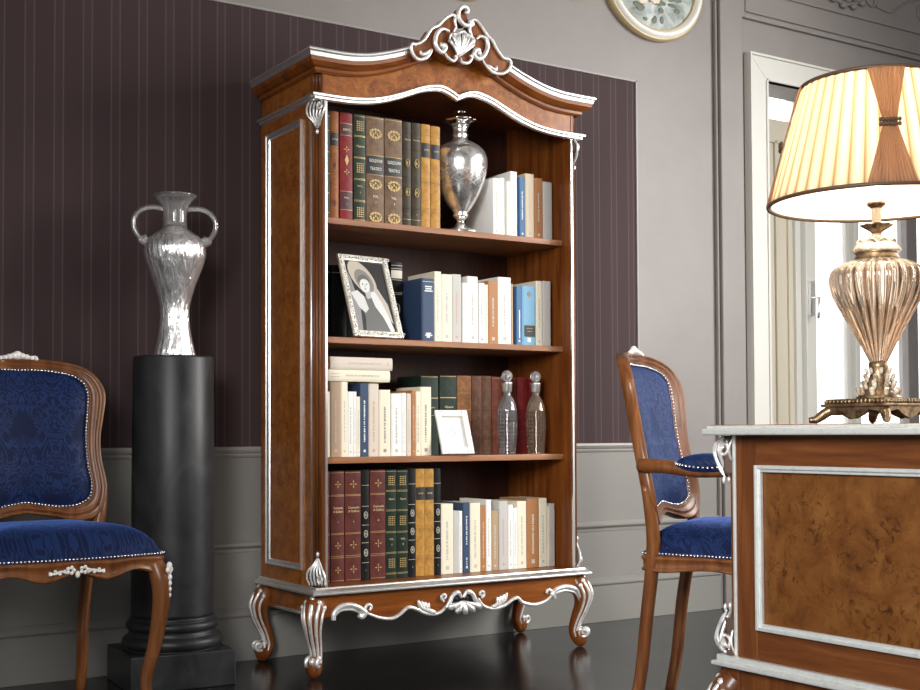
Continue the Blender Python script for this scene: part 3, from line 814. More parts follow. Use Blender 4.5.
# ------------------------------------------------------------------ books
def arc(w, bulge, off, n=8):
    """front outline of a rounded spine, x in [-w/2, w/2]; y negative is forward"""
    return [(-w / 2 + w * i / n, -bulge * math.sin(PI * (0.12 + 0.76 * i / n)) - off) for i in range(n + 1)]
def strip(mb, w, bulge, off, z0, z1):
    a = arc(w, bulge, off); poly = a + [(w / 2, 0.001), (-w / 2, 0.001)]
    mb.prism(poly, lambda x, y, d: (x, y, d), z0, z1, smooth=False)
def gold_motif(mb, kind, w, z, y):
    f = lambda a, b: (a, y, b)
    def dia(cx, cz, rx, rz):
        mb.prism([(cx - rx, cz), (cx, cz - rz), (cx + rx, cz), (cx, cz + rz)], lambda a, b, d: (a, d, b), y, y + 0.0008)
    if kind == 'cross':
        r = w * 0.11
        for dx, dz in ((1, 0), (-1, 0), (0, 1), (0, -1)): dia(dx * r * 1.3, z + dz * r * 1.3, r * (0.95 if dx else 0.4), r * (0.95 if dz else 0.4))
        dia(0, z, r * 0.3, r * 0.3)
    elif kind == 'wreath':
        for i in range(12):
            a = 2 * PI * i / 12
            dia(w * 0.30 * math.cos(a), z + w * 0.21 * math.sin(a), w * 0.085, w * 0.075)
        for i in range(5): dia(w * 0.12 * (i - 2), z + w * 0.05 * (-1) ** i, w * 0.06, w * 0.08)
    elif kind == 'block':
        for i in range(4):
            for j in range(5): dia(w * (-0.24 + 0.16 * i), z + w * (-0.32 + 0.16 * j), w * 0.07, w * 0.065)
    elif kind == 'oval':
        pts = [f(w * 0.22 * math.cos(a), z + w * 0.40 * math.sin(a)) for a in [2 * PI * i / 14 for i in range(14)]]
        mb.tube(pts, w * 0.05, 5, closed=True); dia(0, z, w * 0.08, w * 0.22)
    elif kind == 'tree':
        dia(0, z, w * 0.17, w * 0.42)
def leather_book(x0, x1, y, z, h, look, where, m, spec, depth=0.19, group=None):
    w = x1 - x0
    T = thing('leather_book', look + ', ' + where, 'book', ((x0 + x1) / 2, y + depth / 2, z + 0.0006), 0, group)
    fy = -depth / 2; bulge = min(0.005, w * 0.16)
    mb = MB()
    strip(mb, w, bulge, 0, 0.0, h)
    for s in (-1, 1):
        a, b = sorted((s * w / 2, s * (w / 2 - 0.0028)))
        mb.box(a, b, 0.0005, depth, 0, h)
    for zf in spec.get('raised', ()): strip(mb, w, bulge, 0.0018, zf * h - 0.002, zf * h + 0.002)
    mb.v = [(a, b + fy, c) for a, b, c in mb.v]
    mb.build('cover', m, T)
    pg = MB().box(-w / 2 + 0.003, w / 2 - 0.003, fy + 0.004, depth / 2 - 0.004, 0.003, h - 0.004).build('pages', M['pages'], T)
    if spec.get('labels'):
        for f0, f1 in spec['labels']:
            lb = MB(); strip(lb, w * 0.97, bulge, 0.0007, f0 * h, f1 * h)
            lb.v = [(a, b + fy, c) for a, b, c in lb.v]
            lb.build('title_label', spec.get('labelmat', M['labelblk']), T)
    def tool(g, nm):
        g.v = [(a, b + fy, c) for a, b, c in g.v]
        g.build(nm, spec.get('tool', M['gold']), T)
    for zf in spec.get('lines', ()):
        g = MB(); strip(g, w * 0.97, bulge, 0.0010, zf * h - 0.0007, zf * h + 0.0007); tool(g, 'gilt_line')
    for kind, zf in spec.get('motifs', ()):
        g = MB(); gold_motif(g, kind, w, zf * h, -bulge - 0.0016); tool(g, 'gilt_ornament')
    for txt, zf, size, wf in spec.get('text', ()):
        lettering(txt, size, T, (0, fy - bulge - 0.0024, zf * h), spec.get('inkmat', M['goldink']), w * wf if wf else None)
    return T
def setx(L, k=1.00516, d=0.0127, hk=1.005, hd=0.0):
    return [(a * k + d, b * k + d, h * hk + hd) + tuple(r) for a, b, h, *r in L]
def paperback(x0, x1, y, z, h, look, where, m, depth=0.145, ink='ink_grey', marks=((0.25, 0.7),), hard=False, group=None, extra=None):
    w = x1 - x0
    T = thing('hardback_book' if hard else 'paperback_book', look + ', ' + where, 'book', ((x0 + x1) / 2, y + depth / 2, z + 0.0006), 0, group)
    fy = -depth / 2; t = min(0.0022 if hard else 0.0012, w * 0.2)
    mb = MB()
    poly = [(-w / 2, 0.002), (-w / 2 + w * 0.12, 0.0), (w / 2 - w * 0.12, 0.0), (w / 2, 0.002), (w / 2, depth), (w / 2 - t, depth), (w / 2 - t, 0.005), (-w / 2 + t, 0.005), (-w / 2 + t, depth), (-w / 2, depth)]
    mb.prism(poly, lambda a, b, d: (a, b + fy, d), 0, h)
    mb.build('cover', m, T)
    ins = 0.003 if hard else 0.0006
    MB().box(-w / 2 + t, w / 2 - t, fy + 0.005, depth / 2 - 0.002, ins, h - ins).build('pages', M['pages'], T)
    pr = MB(); R = random.Random(int(x0 * 1e4) + int(h * 1e4))
    if w > 0.012:
        for a, b in marks:
            zz = a * h
            while zz < b * h:
                l = R.uniform(0.003, 0.008)
                pr.box(-w * 0.09, w * 0.07 * R.uniform(0.6, 1.2), fy - 0.0005, fy + 0.0005, zz, zz + l); zz += l + R.choice((0.0012, 0.0012, 0.004))
        if pr.v: pr.build('spine_print', M[ink], T)
        pr = MB(); pr.box(-w * 0.13, w * 0.13, fy - 0.0005, fy + 0.0005, h * 0.06, h * 0.06 + w * 0.26)
        pr.build('publisher_mark', M[ink], T)
    if extra: extra(T, w, h, fy)
    return T
ORD = ['first', 'second', 'third', 'fourth', 'fifth', 'sixth', 'seventh', 'eighth', 'ninth', 'tenth', 'eleventh', 'twelfth', 'thirteenth', 'fourteenth', 'fifteenth', 'sixteenth', 'seventeenth', 'eighteenth', 'nineteenth', 'twentieth', 'twenty-first', 'twenty-second', 'twenty-third', 'twenty-fourth', 'twenty-fifth', 'twenty-sixth', 'twenty-seventh']
def at(i, shelf): return ORD[i] + ' from left on ' + shelf
GRP = {'top shelf': 'books on the top shelf', 'second shelf': 'books on the second shelf', 'third shelf': 'books on the third shelf', 'bottom shelf': 'books on the bottom shelf'}

five = (0.06, 0.24, 0.42, 0.62, 0.82, 0.955)
def shelf_top():
    z = SH[0]; s = 'top shelf'; g = GRP[s]; y = 0.14
    L = [
     ('tan orange leather book with dark label', 'lt_orange', dict(labels=((0.68, 0.80),), lines=(0.33, 0.66, 0.81), raised=(0.33,), motifs=(('tree', 0.5), ('tree', 0.15)), tool=M['labelmar'], text=(('OPERE', 0.74, 0.008, 0.7),), inkmat=M['silverprint'])),
     ('crimson leather book with dark title label', 'lt_red', dict(labels=((0.79, 0.90), (0.10, 0.27)), lines=(0.10, 0.27, 0.79, 0.90), motifs=(('cross', 0.66), ('cross', 0.45), ('tree', 0.56)), labelmat=M['labelmar'], text=(('DANTE', 0.84, 0.012, 0.6), ('VOL.', 0.21, 0.010, 0.45), ('I', 0.15, 0.010, None)))),
     ('dark green leather book with gilt squares', 'lt_green', dict(lines=(0.02, 0.19, 0.20, 0.39, 0.40, 0.59, 0.60, 0.79, 0.80, 0.98), motifs=(('block', 0.09), ('block', 0.50), ('block', 0.89)), text=(('VOL.', 0.33, 0.010, 0.5), ('I', 0.27, 0.010, None), ('Opere', 0.70, 0.010, 0.7)))),
     ('wide taupe leather book, black label, volume I', 'lt_brown', dict(labels=((0.46, 0.63),), lines=(0.455, 0.635, 0.985), motifs=(('wreath', 0.84), ('wreath', 0.365), ('wreath', 0.06)), inkmat=M['paleink'], text=(('GOLDONI', 0.583, 0.0165, 0.74), ('TEATRO', 0.508, 0.0165, 0.66), ('VOL.', 0.25, 0.013, 0.32), ('I', 0.195, 0.010, None)))),
     ('wide taupe leather book, black label, volume II', 'lt_brown', dict(labels=((0.46, 0.63),), lines=(0.455, 0.635, 0.985), motifs=(('wreath', 0.84), ('wreath', 0.365), ('wreath', 0.06)), inkmat=M['paleink'], text=(('GOLDONI', 0.583, 0.0165, 0.74), ('TEATRO', 0.508, 0.0165, 0.66), ('VOL.', 0.25, 0.013, 0.32), ('II', 0.195, 0.010, None)))),
     ('narrow dark brown leather book with gilt bands', 'lt_dkbrown', dict(lines=(0.07, 0.18, 0.48, 0.74, 0.90), raised=(0.18, 0.48, 0.74, 0.90), motifs=(('oval', 0.61), ('oval', 0.33)), text=(('Scritti', 0.83, 0.008, 0.7), ('I', 0.12, 0.008, None)))),
     ('narrow dark brown leather book with gilt ovals', 'lt_dkbrown', dict(lines=(0.07, 0.18, 0.48, 0.74, 0.90), raised=(0.18, 0.48, 0.74, 0.90), motifs=(('oval', 0.61), ('oval', 0.33)), text=(('Scritti', 0.83, 0.008, 0.7), ('II', 0.12, 0.008, None)))),
     ('ochre leather book with black label', 'lt_yellow', dict(labels=((0.68, 0.82),), raised=(0.2, 0.45, 0.9), text=(('VITE', 0.75, 0.009, 0.55),))),
     ('ochre leather book beside the silver vase', 'lt_yellow', dict(labels=((0.68, 0.82),), raised=(0.2, 0.45, 0.9), text=(('VITE', 0.75, 0.009, 0.55),))),
    ]
    X = [(-0.4687, -0.4373, 0.3828), (-0.4311, -0.3828, 0.3835), (-0.3773, -0.3308, 0.3857), (-0.3273, -0.2575, 0.3851), (-0.2535, -0.182, 0.3866), (-0.1779, -0.1454, 0.3834), (-0.1421, -0.1051, 0.3847), (-0.1018, -0.0644, 0.3853), (-0.0611, -0.0225, 0.3833)]
    # one more dark spine half hidden behind the post
    leather_book(-0.505, -0.4605, y, z, 0.376, 'dark green leather book half hidden by the post', at(0, s), M['lt_dkgreen'], dict(lines=five, motifs=(('cross', 0.5), ('cross', 0.72))), group=g)
    for i, ((a, b, h), (lk, m, sp)) in enumerate(zip(setx(X, hd=-0.007), L)):
        leather_book(a, b, y, z, h, lk, at(i + 1, s), M[m], sp, group=g)
    P = [(0.2130, 0.2431, 0.2238, 'white paperback beside the silver vase', 'pb_white', 0.19), (0.2440, 0.2657, 0.2272, 'slim white paperback', 'pb_white', 0.14), (0.2761, 0.2920, 0.2177, 'thin low white paperback', 'pb_white', 0.14), (0.2929, 0.3236, 0.2575, 'tall off-white paperback', 'pb_white', 0.19),
         (0.3345, 0.3610, 0.2408, 'blue paperback', 'pb_blue', 0.15), (0.3619, 0.4030, 0.2568, 'tall beige paperback', 'pb_beige', 0.18), (0.4048, 0.4445, 0.2448, 'brown cloth book', 'pb_brown', 0.15), (0.4461, 0.4900, 0.2345, 'pale grey paperback nearest the right side', 'pb_grey', 0.14)]
    for i, (a, b, h, lk, m, dp) in enumerate(setx(P, hd=-0.007)):
        paperback(a, b, y, z, h, lk, at(i + 10, s), M[m], dp, 'ink_white' if m == 'pb_blue' else 'ink_grey', marks=((0.3, 0.75),), group=g)
def shelf_second():
    z = SH[1]; s = 'second shelf'; g = GRP[s]
    blk = dict(lines=(0.62, 0.80, 0.88, 0.95), tool=M['silverprint'], motifs=(('oval', 0.45),))
    xs = [(-0.510, -0.455), (-0.453, -0.393), (-0.390, -0.330), (-0.327, -0.265), (-0.262, -0.190), (-0.188, -0.154)]
    lk = ['black leather book at the left end', 'black leather book behind the photo frame', 'black leather book hidden behind the photo frame', 'black leather book behind the middle of the photo frame', 'tan leather book peeping over the photo frame', 'black leather book with white lines beside the photo frame']
    for i, (a, b) in enumerate(xs):
        leather_book(a, b, 0.265, z, 0.270 if i < 4 else 0.296, lk[i], at(i, s), M['lt_tan' if i == 4 else 'lt_black'], dict(lines=(0.9,), tool=M['silverprint']) if i < 5 else blk, 0.17, g)
    leather_book(-0.1515, -0.104, 0.255, z, 0.296, 'black leather book with silver bands', at(6, s), M['lt_black'], dict(lines=(0.60, 0.62, 0.78, 0.92, 0.96), labels=((0.80, 0.90),), labelmat=M['silverprint'], motifs=(('oval', 0.42),), tool=M['silverprint']), 0.19, g)
    def blue_extra(T, w, h, fy):
        m = MB()
        for k, (a, b) in enumerate(((0.86, 0.30), (0.825, 0.26), (0.79, 0.34), (0.12, 0.22), (0.09, 0.3))):
            m.box(-w * b * 0.8, w * b, fy - 0.0006, fy + 0.0005, h * a, h * a + 0.0045)
        m.box(-w * 0.46, w * 0.46, fy - 0.0006, fy + 0.0005, h * 0.945, h * 0.95)
        m.build('spine_title', M['ink_white'], T)
    def label_extra(T, w, h, fy):
        m = MB().box(-w * 0.36, w * 0.44, fy - 0.0007, fy + 0.0005, h * 0.15, h * 0.34); m.build('title_label', M['labelblk'], T)
        m = MB()
        m.box(-w * 0.20, w * 0.28, fy - 0.0012, fy, h * 0.285, h * 0.292); m.box(-w * 0.14, w * 0.22, fy - 0.0012, fy, h * 0.235, h * 0.242)
        gold_motif(m, 'oval', w * 0.4, h * 0.86, fy - 0.001)
        m.build('tooling', M['gold'], T)
    def thin_line(T, w, h, fy):
        MB().box(-w * 0.04, w * 0.12, fy - 0.0006, fy + 0.0005, h * 0.12, h * 0.6).build('spine_title', M['ink_white'], T)
    P = [(-0.1010, -0.0464, 0.2314, 'navy blue hardback with white title', 'pb_navy', 0.19, True, blue_extra), (-0.0463, -0.0176, 0.2592, 'tall cream paperback', 'pb_cream', 0.19, False, None), (-0.0168, 0.0290, 0.2511, 'thick pale cream paperback', 'pb_cream', 0.17, False, None), (0.0290, 0.0686, 0.2539, 'light grey paperback with red print', 'pb_grey', 0.17, False, None),
         (0.0746, 0.0950, 0.2248, 'thin white paperback', 'pb_white', 0.14, False, None), (0.0956, 0.1424, 0.2506, 'thick off-white paperback', 'pb_white', 0.17, False, None), (0.1476, 0.1731, 0.2295, 'white paperback with black print', 'pb_white', 0.15, False, None), (0.1733, 0.1879, 0.2240, 'slim cream paperback', 'pb_cream', 0.14, False, None), (0.1883, 0.2338, 0.2400, 'tan brown cloth book', 'pb_brown', 0.16, False, None),
         (0.2340, 0.2925, 0.2569, 'marbled whitish hardback', 'pb_white', 0.17, True, None), (0.2930, 0.3021, 0.2341, 'very thin brown paperback', 'pb_tan', 0.14, False, None), (0.3168, 0.3433, 0.2266, 'mid blue paperback with white line', 'pb_blue', 0.15, False, thin_line), (0.3443, 0.4078, 0.2305, 'thick sky blue book with black label', 'pb_sky', 0.16, True, label_extra), (0.4098, 0.4383, 0.2525, 'cream paperback', 'pb_cream', 0.18, False, None), (0.4412, 0.4805, 0.2548, 'pale grey paperback nearest the right side', 'pb_grey', 0.18, False, None)]
    for i, (a, b, h, lk_, m, dp, hd, ex) in enumerate(setx(P, hd=-0.0031)):
        ink = 'ink_red' if 'red print' in lk_ else 'ink' if 'black print' in lk_ else 'ink_grey'
        mk = () if ex else ((0.28, 0.72),)
        paperback(a, b, 0.14, z, h, lk_, at(i + 7, s), M[m], dp, 'ink_white' if ex else ink, mk, hd, g, ex)
def shelf_third():
    z = SH[2]; s = 'third shelf'; g = GRP[s]
    P = [(-0.5250, -0.4705, 0.2240, 'cream paperback half hidden by the post', 'pb_cream', 0), (-0.4699, -0.4268, 0.2584, 'taupe paperback with orange title', 'pb_taupe', 'ink_red'), (-0.4266, -0.4013, 0.2584, 'cream paperback under the lying books', 'pb_cream', 0), (-0.4010, -0.3797, 0.2248, 'low white paperback', 'pb_white', 0), (-0.3795, -0.3665, 0.2251, 'thin white paperback', 'pb_white', 0), (-0.3661, -0.3524, 0.2079, 'lowest thin cream paperback', 'pb_cream', 0),
         (-0.3519, -0.3190, 0.2525, 'navy blue paperback with white lettering', 'pb_navy', 'ink_white'), (-0.3186, -0.2788, 0.2531, 'blush paperback with pink title', 'pb_blush', 'ink_red'), (-0.2764, -0.2319, 0.2328, 'cream paperback standing clear of the lying books', 'pb_cream', 'ink'), (-0.2283, -0.1855, 0.2204, 'thick white paperback', 'pb_white', 0), (-0.1851, -0.1670, 0.2233, 'thin white paperback', 'pb_white', 0), (-0.1647, -0.1461, 0.2211, 'thin blush white paperback', 'pb_blush', 0), (-0.1440, -0.1271, 0.2328, 'thin tan brown paperback', 'pb_brown', 0), (-0.1267, -0.1083, 0.2287, 'cream paperback with black print', 'pb_cream', 'ink'), (-0.1079, -0.0621, 0.2461, 'tallest cream paperback, left of the white frame', 'pb_cream', 'ink')]
    for i, (a, b, h, lk, m, ink) in enumerate(setx(P, hd=0.0008)):
        paperback(a, b, 0.14, z, h, lk, at(i, s), M[m], 0.15 if h < 0.24 else 0.175, ink or 'ink_grey', ((0.2, 0.75),), False, g)
    def tool(**k): return dict(k)
    B = [(-0.0520, 0.0225, 0.2915, 'bottle green leather book behind the white frame', 'lt_dkgreen', dict(lines=(0.985, 0.72, 0.715, 0.50), text=(('Opere', 0.60, 0.011, 0.5),))),
         (0.0292, 0.1035, 0.2950, 'bottle green leather book with gilt title', 'lt_dkgreen', dict(lines=(0.985, 0.72, 0.715, 0.50), text=(('Opere', 0.60, 0.011, 0.5), ('complete', 0.55, 0.010, 0.7)))),
         (0.1065, 0.1685, 0.2945, 'tan leather book with raised bands', 'lt_tan', dict(raised=(0.3, 0.55, 0.80, 0.97), lines=(0.78, 0.57))),
         (0.1715, 0.2155, 0.2952, 'brown panelled leather book', 'lt_brown2', dict(lines=(0.02, 0.22, 0.40, 0.58, 0.79, 0.98), raised=(0.22, 0.40, 0.58, 0.79), motifs=(('block', 0.49), ('block', 0.68), ('block', 0.12)), tool=M['lt_brown'])),
         (0.2170, 0.2606, 0.2960, 'brown panelled leather book left of the decanters', 'lt_brown2', dict(lines=(0.02, 0.22, 0.40, 0.58, 0.79, 0.98), raised=(0.22, 0.40, 0.58, 0.79), motifs=(('block', 0.49), ('block', 0.68), ('block', 0.12)), tool=M['lt_brown'])),
         (0.2640, 0.3130, 0.2940, 'red brown leather book behind the clear decanter', 'lt_redbrown', dict(lines=(0.22, 0.55, 0.79, 0.98), raised=(0.22, 0.55, 0.79))),
         (0.3160, 0.3770, 0.2925, 'dark red brown leather book between the decanters', 'lt_redbrown', dict(lines=(0.22, 0.55, 0.79), raised=(0.22, 0.55, 0.79))),
         (0.3810, 0.4330, 0.2940, 'deep red leather book behind the amber decanter', 'lt_deepred', dict(raised=(0.3, 0.6, 0.85))),
         (0.4360, 0.4850, 0.2900, 'deep red leather book nearest the right side', 'lt_deepred', dict(raised=(0.3, 0.6, 0.85)))]
    for i, (a, b, h, lk, m, sp) in enumerate(setx(B, 1.00884, 0.0217, 1.009, 0.0)):
        leather_book(a, b, 0.245, z, h, lk, at(i + 15, s), M[m], sp, 0.17, g)
    # two books lying on the standing ones
    zz = z + 0.2625
    for k, (x0, x1, hh, m, lk) in enumerate(((-0.470, -0.224, 0.0400, 'pb_cream', 'cream paperback lying on the upright books, under another'), (-0.461, -0.214, 0.0440, 'pb_blush', 'blush white paperback lying on top of the cream paperback'))):
        T = thing('paperback_book', lk + ' on the third shelf', 'book', ((x0 + x1) / 2, 0.14 + 0.08, zz), 0, 'lying paperbacks')
        w = x1 - x0; fy = -0.085
        c = MB(); r = hh / 2
        poly = [(fy + 0.003, 0), (0.07, 0), (0.07, 0.0012), (fy + 0.005, 0.0012), (fy + 0.005, hh - 0.0012), (0.07, hh - 0.0012), (0.07, hh), (fy + 0.003, hh), (fy, hh - 0.008), (fy - 0.001, r), (fy, 0.008)]
        c.prism(poly, lambda a, b, d: (d, a, b), -w / 2, w / 2); c.build('cover', M[m], T, bevel=0.0005)
        MB().box(-w / 2 + 0.001, w / 2 - 0.001, fy + 0.0055, 0.068, 0.0016, hh - 0.0016).build('pages', M['pages'], T)
        p = MB(); R = random.Random(k + 3)
        xx = -w * 0.22
        while xx < w * 0.30:
            l = R.uniform(0.003, 0.009); p.box(xx, xx + l, fy - 0.0016, fy + 0.002, r - 0.002, r + 0.0035); xx += l + R.choice((0.0014, 0.004))
        if k == 0:
            for q in (0.004, -0.006): p.box(-w * 0.46, -w * 0.32, fy - 0.0016, fy + 0.002, r + q, r + q + 0.003)
        else: p.box(w * 0.41, w * 0.44, fy - 0.0016, fy + 0.002, r - 0.004, r + 0.006)
        p.build('spine_print', M['ink_grey'], T)
        zz += hh + 0.0008
def shelf_bottom():
    z = ZD; s = 'bottom shelf'; g = GRP[s]; y = 0.14
    def ox(n): return dict(lines=(0.015, 0.22, 0.235, 0.43, 0.44, 0.775, 0.785, 0.985), motifs=(('cross', 0.11), ('cross', 0.33), ('cross', 0.88)), text=(('Commedie', 0.668, 0.012, 0.70), ('di Goldoni', 0.635, 0.012, 0.70), (n, 0.54, 0.008, None)))
    def bk(): return dict(lines=(0.16, 0.34, 0.50, 0.67, 0.86), motifs=(('oval', 0.25), ('oval', 0.42), ('oval', 0.59)), text=(('I', 0.09, 0.008, None),), tool=M['silverprint'])
    def gr(n): return dict(lines=(0.04, 0.05, 0.23, 0.24, 0.42, 0.43, 0.62, 0.63, 0.80, 0.81, 0.985), motifs=(('block', 0.14), ('block', 0.53), ('block', 0.90)), text=(('VOL.', 0.36, 0.010, 0.45), (n, 0.31, 0.010, None), ('Opere', 0.73, 0.009, 0.55)))
    ye = dict(labels=((0.71, 0.83),), raised=(0.2, 0.45), text=(('VITE', 0.77, 0.009, 0.55),))
    B = [(-0.459, -0.4067, 0.3824, 'oxblood leather book with gilt crosses, volume I', 'lt_oxblood', ox('I')), (-0.4028, -0.3415, 0.3822, 'oxblood leather book with gilt crosses, volume II', 'lt_oxblood', ox('II')), (-0.3383, -0.3085, 0.3848, 'slim black leather book between oxblood volumes', 'lt_black', bk()), (-0.3041, -0.2433, 0.3838, 'oxblood leather book with gilt crosses, volume III', 'lt_oxblood', ox('III')), (-0.2417, -0.198, 0.3835, 'dark green leather book, volume I', 'lt_dkgreen', gr('I')), (-0.1955, -0.1514, 0.3826, 'dark green leather book, volume II', 'lt_dkgreen', gr('II')), (-0.1489, -0.1197, 0.3847, 'slim black leather book left of ochre books', 'lt_black', bk()), (-0.1176, -0.0815, 0.384, 'ochre leather book with black label', 'lt_yellow', ye), (-0.0803, -0.0421, 0.3833, 'ochre leather book with black label', 'lt_yellow', ye), (-0.0404, -0.0122, 0.3845, 'slim black leather book right of ochre books', 'lt_black', bk())]
    leather_book(-0.5160, -0.463, y, z, 0.382, 'oxblood leather book mostly hidden by the post', at(0, s), M['lt_oxblood'], ox('I'), group=g)
    for i, (a, b, h, lk, m, sp) in enumerate(B):
        leather_book(a, b, y, z, h, lk, at(i + 1, s), M[m], sp, group=g)
    P = [(-0.0090, 0.0430, 0.2545, 'cream paperback beside the tall black spine', 'pb_cream'), (0.0434, 0.0673, 0.228, 'small grey paperback', 'pb_grey'), (0.0677, 0.0828, 0.2262, 'thin white paperback', 'pb_white'), (0.0865, 0.1162, 0.256, 'navy blue paperback', 'pb_navy'), (0.1166, 0.1623, 0.254, 'thick cream paperback', 'pb_cream'), (0.1627, 0.1874, 0.2432, 'orange brown paperback', 'pb_brown'), (0.1879, 0.2116, 0.2639, 'tall white paperback with grey pattern', 'pb_white'), (0.2127, 0.2426, 0.2213, 'low pale tan paperback', 'pb_tan'), (0.2464, 0.2858, 0.2562, 'light grey paperback with red print', 'pb_grey'),
         (0.2877, 0.3103, 0.2412, 'white paperback', 'pb_white'), (0.3106, 0.3298, 0.2292, 'low white paperback', 'pb_white'), (0.3303, 0.3725, 0.2534, 'cream paperback', 'pb_cream'), (0.3749, 0.4322, 0.2619, 'thick brown cloth book', 'pb_brown'), (0.4327, 0.4701, 0.2615, 'pale cream paperback', 'pb_cream'), (0.4725, 0.4800, 0.2300, 'very thin cream paperback', 'pb_cream'), (0.4810, 0.5079, 0.2398, 'bluish white paperback nearest the right side', 'pb_grey')]
    for i, (a, b, h, lk, m) in enumerate(P):
        ink = 'ink_white' if m == 'pb_navy' else 'ink_red' if 'red print' in lk else 'ink_grey'
        paperback(a, b, y, z, h, lk, at(i + 11, s), M[m], 0.15 if h < 0.25 else 0.18, ink, ((0.08, 0.2), (0.4, 0.8)) if m == 'pb_navy' else ((0.2, 0.75),), False, g)

# ------------------------------------------------------------------ things on the shelves
def lean_frame_matrix(o, yaw, lean):
    # width along x, height along z, front facing -y, leaning back
    o.rotation_euler = (Matrix.Rotation(yaw, 3, 'Z') @ Matrix.Rotation(-lean, 3, 'X')).to_euler()
def photo_frame():
    w, h = 0.216, 0.3150
    T = thing('photo_frame', 'ornate silver frame with portrait of a woman in a hat, on the second shelf', 'picture frame', (-0.3885, 0.104, SH[1] + 0.0030))
    lean_frame_matrix(T, 0.13, 0.335)
    b = 0.023; m = MB()
    for x0, x1, z0, z1 in ((0, b, 0, h), (w - b, w, 0, h), (b, w - b, 0, b), (b, w - b, h - b, h)): m.box(x0, x1, -0.012, 0, z0, z1)
    fr = m.build('frame', silver_mat('antique_silver_gilt', (0.42, 0.38, 0.30), (0.78, 0.74, 0.64), 0.35, 0.5), T, bevel=0.003)
    fil = MB(); R = random.Random(4)
    n = 60
    for i in range(n):
        t = i / n * 2 * (w + h)
        if t < w: p = (t, b * 0.5)
        elif t < w + h: p = (w - b * 0.5, t - w)
        elif t < 2 * w + h: p = (w - (t - w - h), h - b * 0.5)
        else: p = (b * 0.5, h - (t - 2 * w - h))
        s = spiral(p, 0.0085, i * 2.1, 1.1 * (-1) ** i, 0.2, 9)
        fil.tube([(a, -0.0135, c) for a, c in s], 0.0017, 5)
    fil.build('filigree', M['silver_carved'], fr)
    pi = MB()
    for i in range(90):
        t = (i + 0.5) / 90 * 2 * (w + h)
        if t < w: p = (t, b * 0.5)
        elif t < w + h: p = (w - b * 0.5, t - w)
        elif t < 2 * w + h: p = (w - (t - w - h), h - b * 0.5)
        else: p = (b * 0.5, h - (t - 2 * w - h))
        pi.ball((p[0] + R.uniform(-.004, .004), -0.0122, p[1] + R.uniform(-.004, .004)), 0.0028, 0.0015, 0.0028, 6, 4)
    pi.build('pierced_hole', M['labelblk'], fr)
    ph = MB().box(b, w - b, -0.004, -0.001, b, h - b).build('photograph', mat('photo_dark', (0.035, 0.035, 0.035), 0.25), T)
    W, H = w - 2 * b, h - 2 * b
    def shape(name, pts, col, d):
        mm = MB(); mm.prism([(b + a * W, b + c * H) for a, c in pts], lambda a, c, dd: (a, dd, c), -0.004, -0.004 - d)
        mm.build(name, mat('photo_' + name, col, 0.3), ph)
    def ell(cx, cz, rx, rz, rot=0, n=22, a0=0, a1=2 * PI):
        o = []
        for i in range(n):
            a = a0 + (a1 - a0) * i / (n if a1 - a0 > 6.2 else n - 1)
            x, z = rx * math.cos(a), rz * math.sin(a)
            o.append((cx + x * math.cos(rot) - z * math.sin(rot), cz + x * math.sin(rot) + z * math.cos(rot)))
        return o
    shape('backdrop', [(0, 0.0), (0.14, 0), (0.20, 0.35), (0.10, 0.75), (0.0, 0.9)], (0.25, 0.25, 0.25), 0.0003)
    shape('hat', ell(0.40, 0.77, 0.36, 0.20, -0.5), (0.48, 0.43, 0.35), 0.0006)
    shape('hat_shade', ell(0.43, 0.72, 0.24, 0.155, -0.4), (0.22, 0.21, 0.20), 0.0009)
    shape('dress', [(0.20, 0.42), (0.42, 0.52), (0.60, 0.50), (0.80, 0.30), (0.86, 0.0), (0.22, 0.0), (0.28, 0.2)], (0.13, 0.13, 0.125), 0.0006)
    shape('shawl', [(0.58, 0.66), (0.74, 0.62), (0.92, 0.40), (0.97, 0.12), (0.86, 0.2), (0.72, 0.42)], (0.46, 0.41, 0.37), 0.0008)
    shape('shoulder', [(0.02, 0.54), (0.20, 0.58), (0.34, 0.50), (0.40, 0.32), (0.30, 0.26), (0.16, 0.34)], (0.62, 0.61, 0.60), 0.0009)
    shape('arm', [(0.50, 0.56), (0.64, 0.58), (0.76, 0.44), (0.88, 0.22), (0.96, 0.02), (0.86, 0.0), (0.74, 0.20), (0.58, 0.36)], (0.66, 0.65, 0.64), 0.0010)
    shape('neck', [(0.38, 0.58), (0.54, 0.60), (0.52, 0.48), (0.42, 0.46)], (0.45, 0.44, 0.43), 0.0011)
    shape('face', ell(0.42, 0.66, 0.125, 0.105, 0.2), (0.68, 0.67, 0.66), 0.0013)
    shape('hair', ell(0.42, 0.70, 0.16, 0.115, 0.0, 18, 0.3, PI - 0.1) + ell(0.43, 0.69, 0.12, 0.06, 0.0, 12, PI - 0.1, 0.3), (0.14, 0.13, 0.12), 0.0014)
    for ex in (0.37, 0.47): shape('eye', ell(ex, 0.675, 0.020, 0.008), (0.06, 0.06, 0.06), 0.0016)
    shape('mouth', ell(0.42, 0.605, 0.028, 0.008), (0.2, 0.16, 0.16), 0.0016)
    shape('nose', [(0.42, 0.665), (0.435, 0.63), (0.405, 0.63)], (0.42, 0.41, 0.40), 0.0015)
    MB().prism([(0.0, 0.03), (0.11, 0.045), (0.0, h * 0.75)], lambda a, c, d: (d, a, c), w * 0.48, w * 0.52).build('easel_back', M['labelblk'], T)
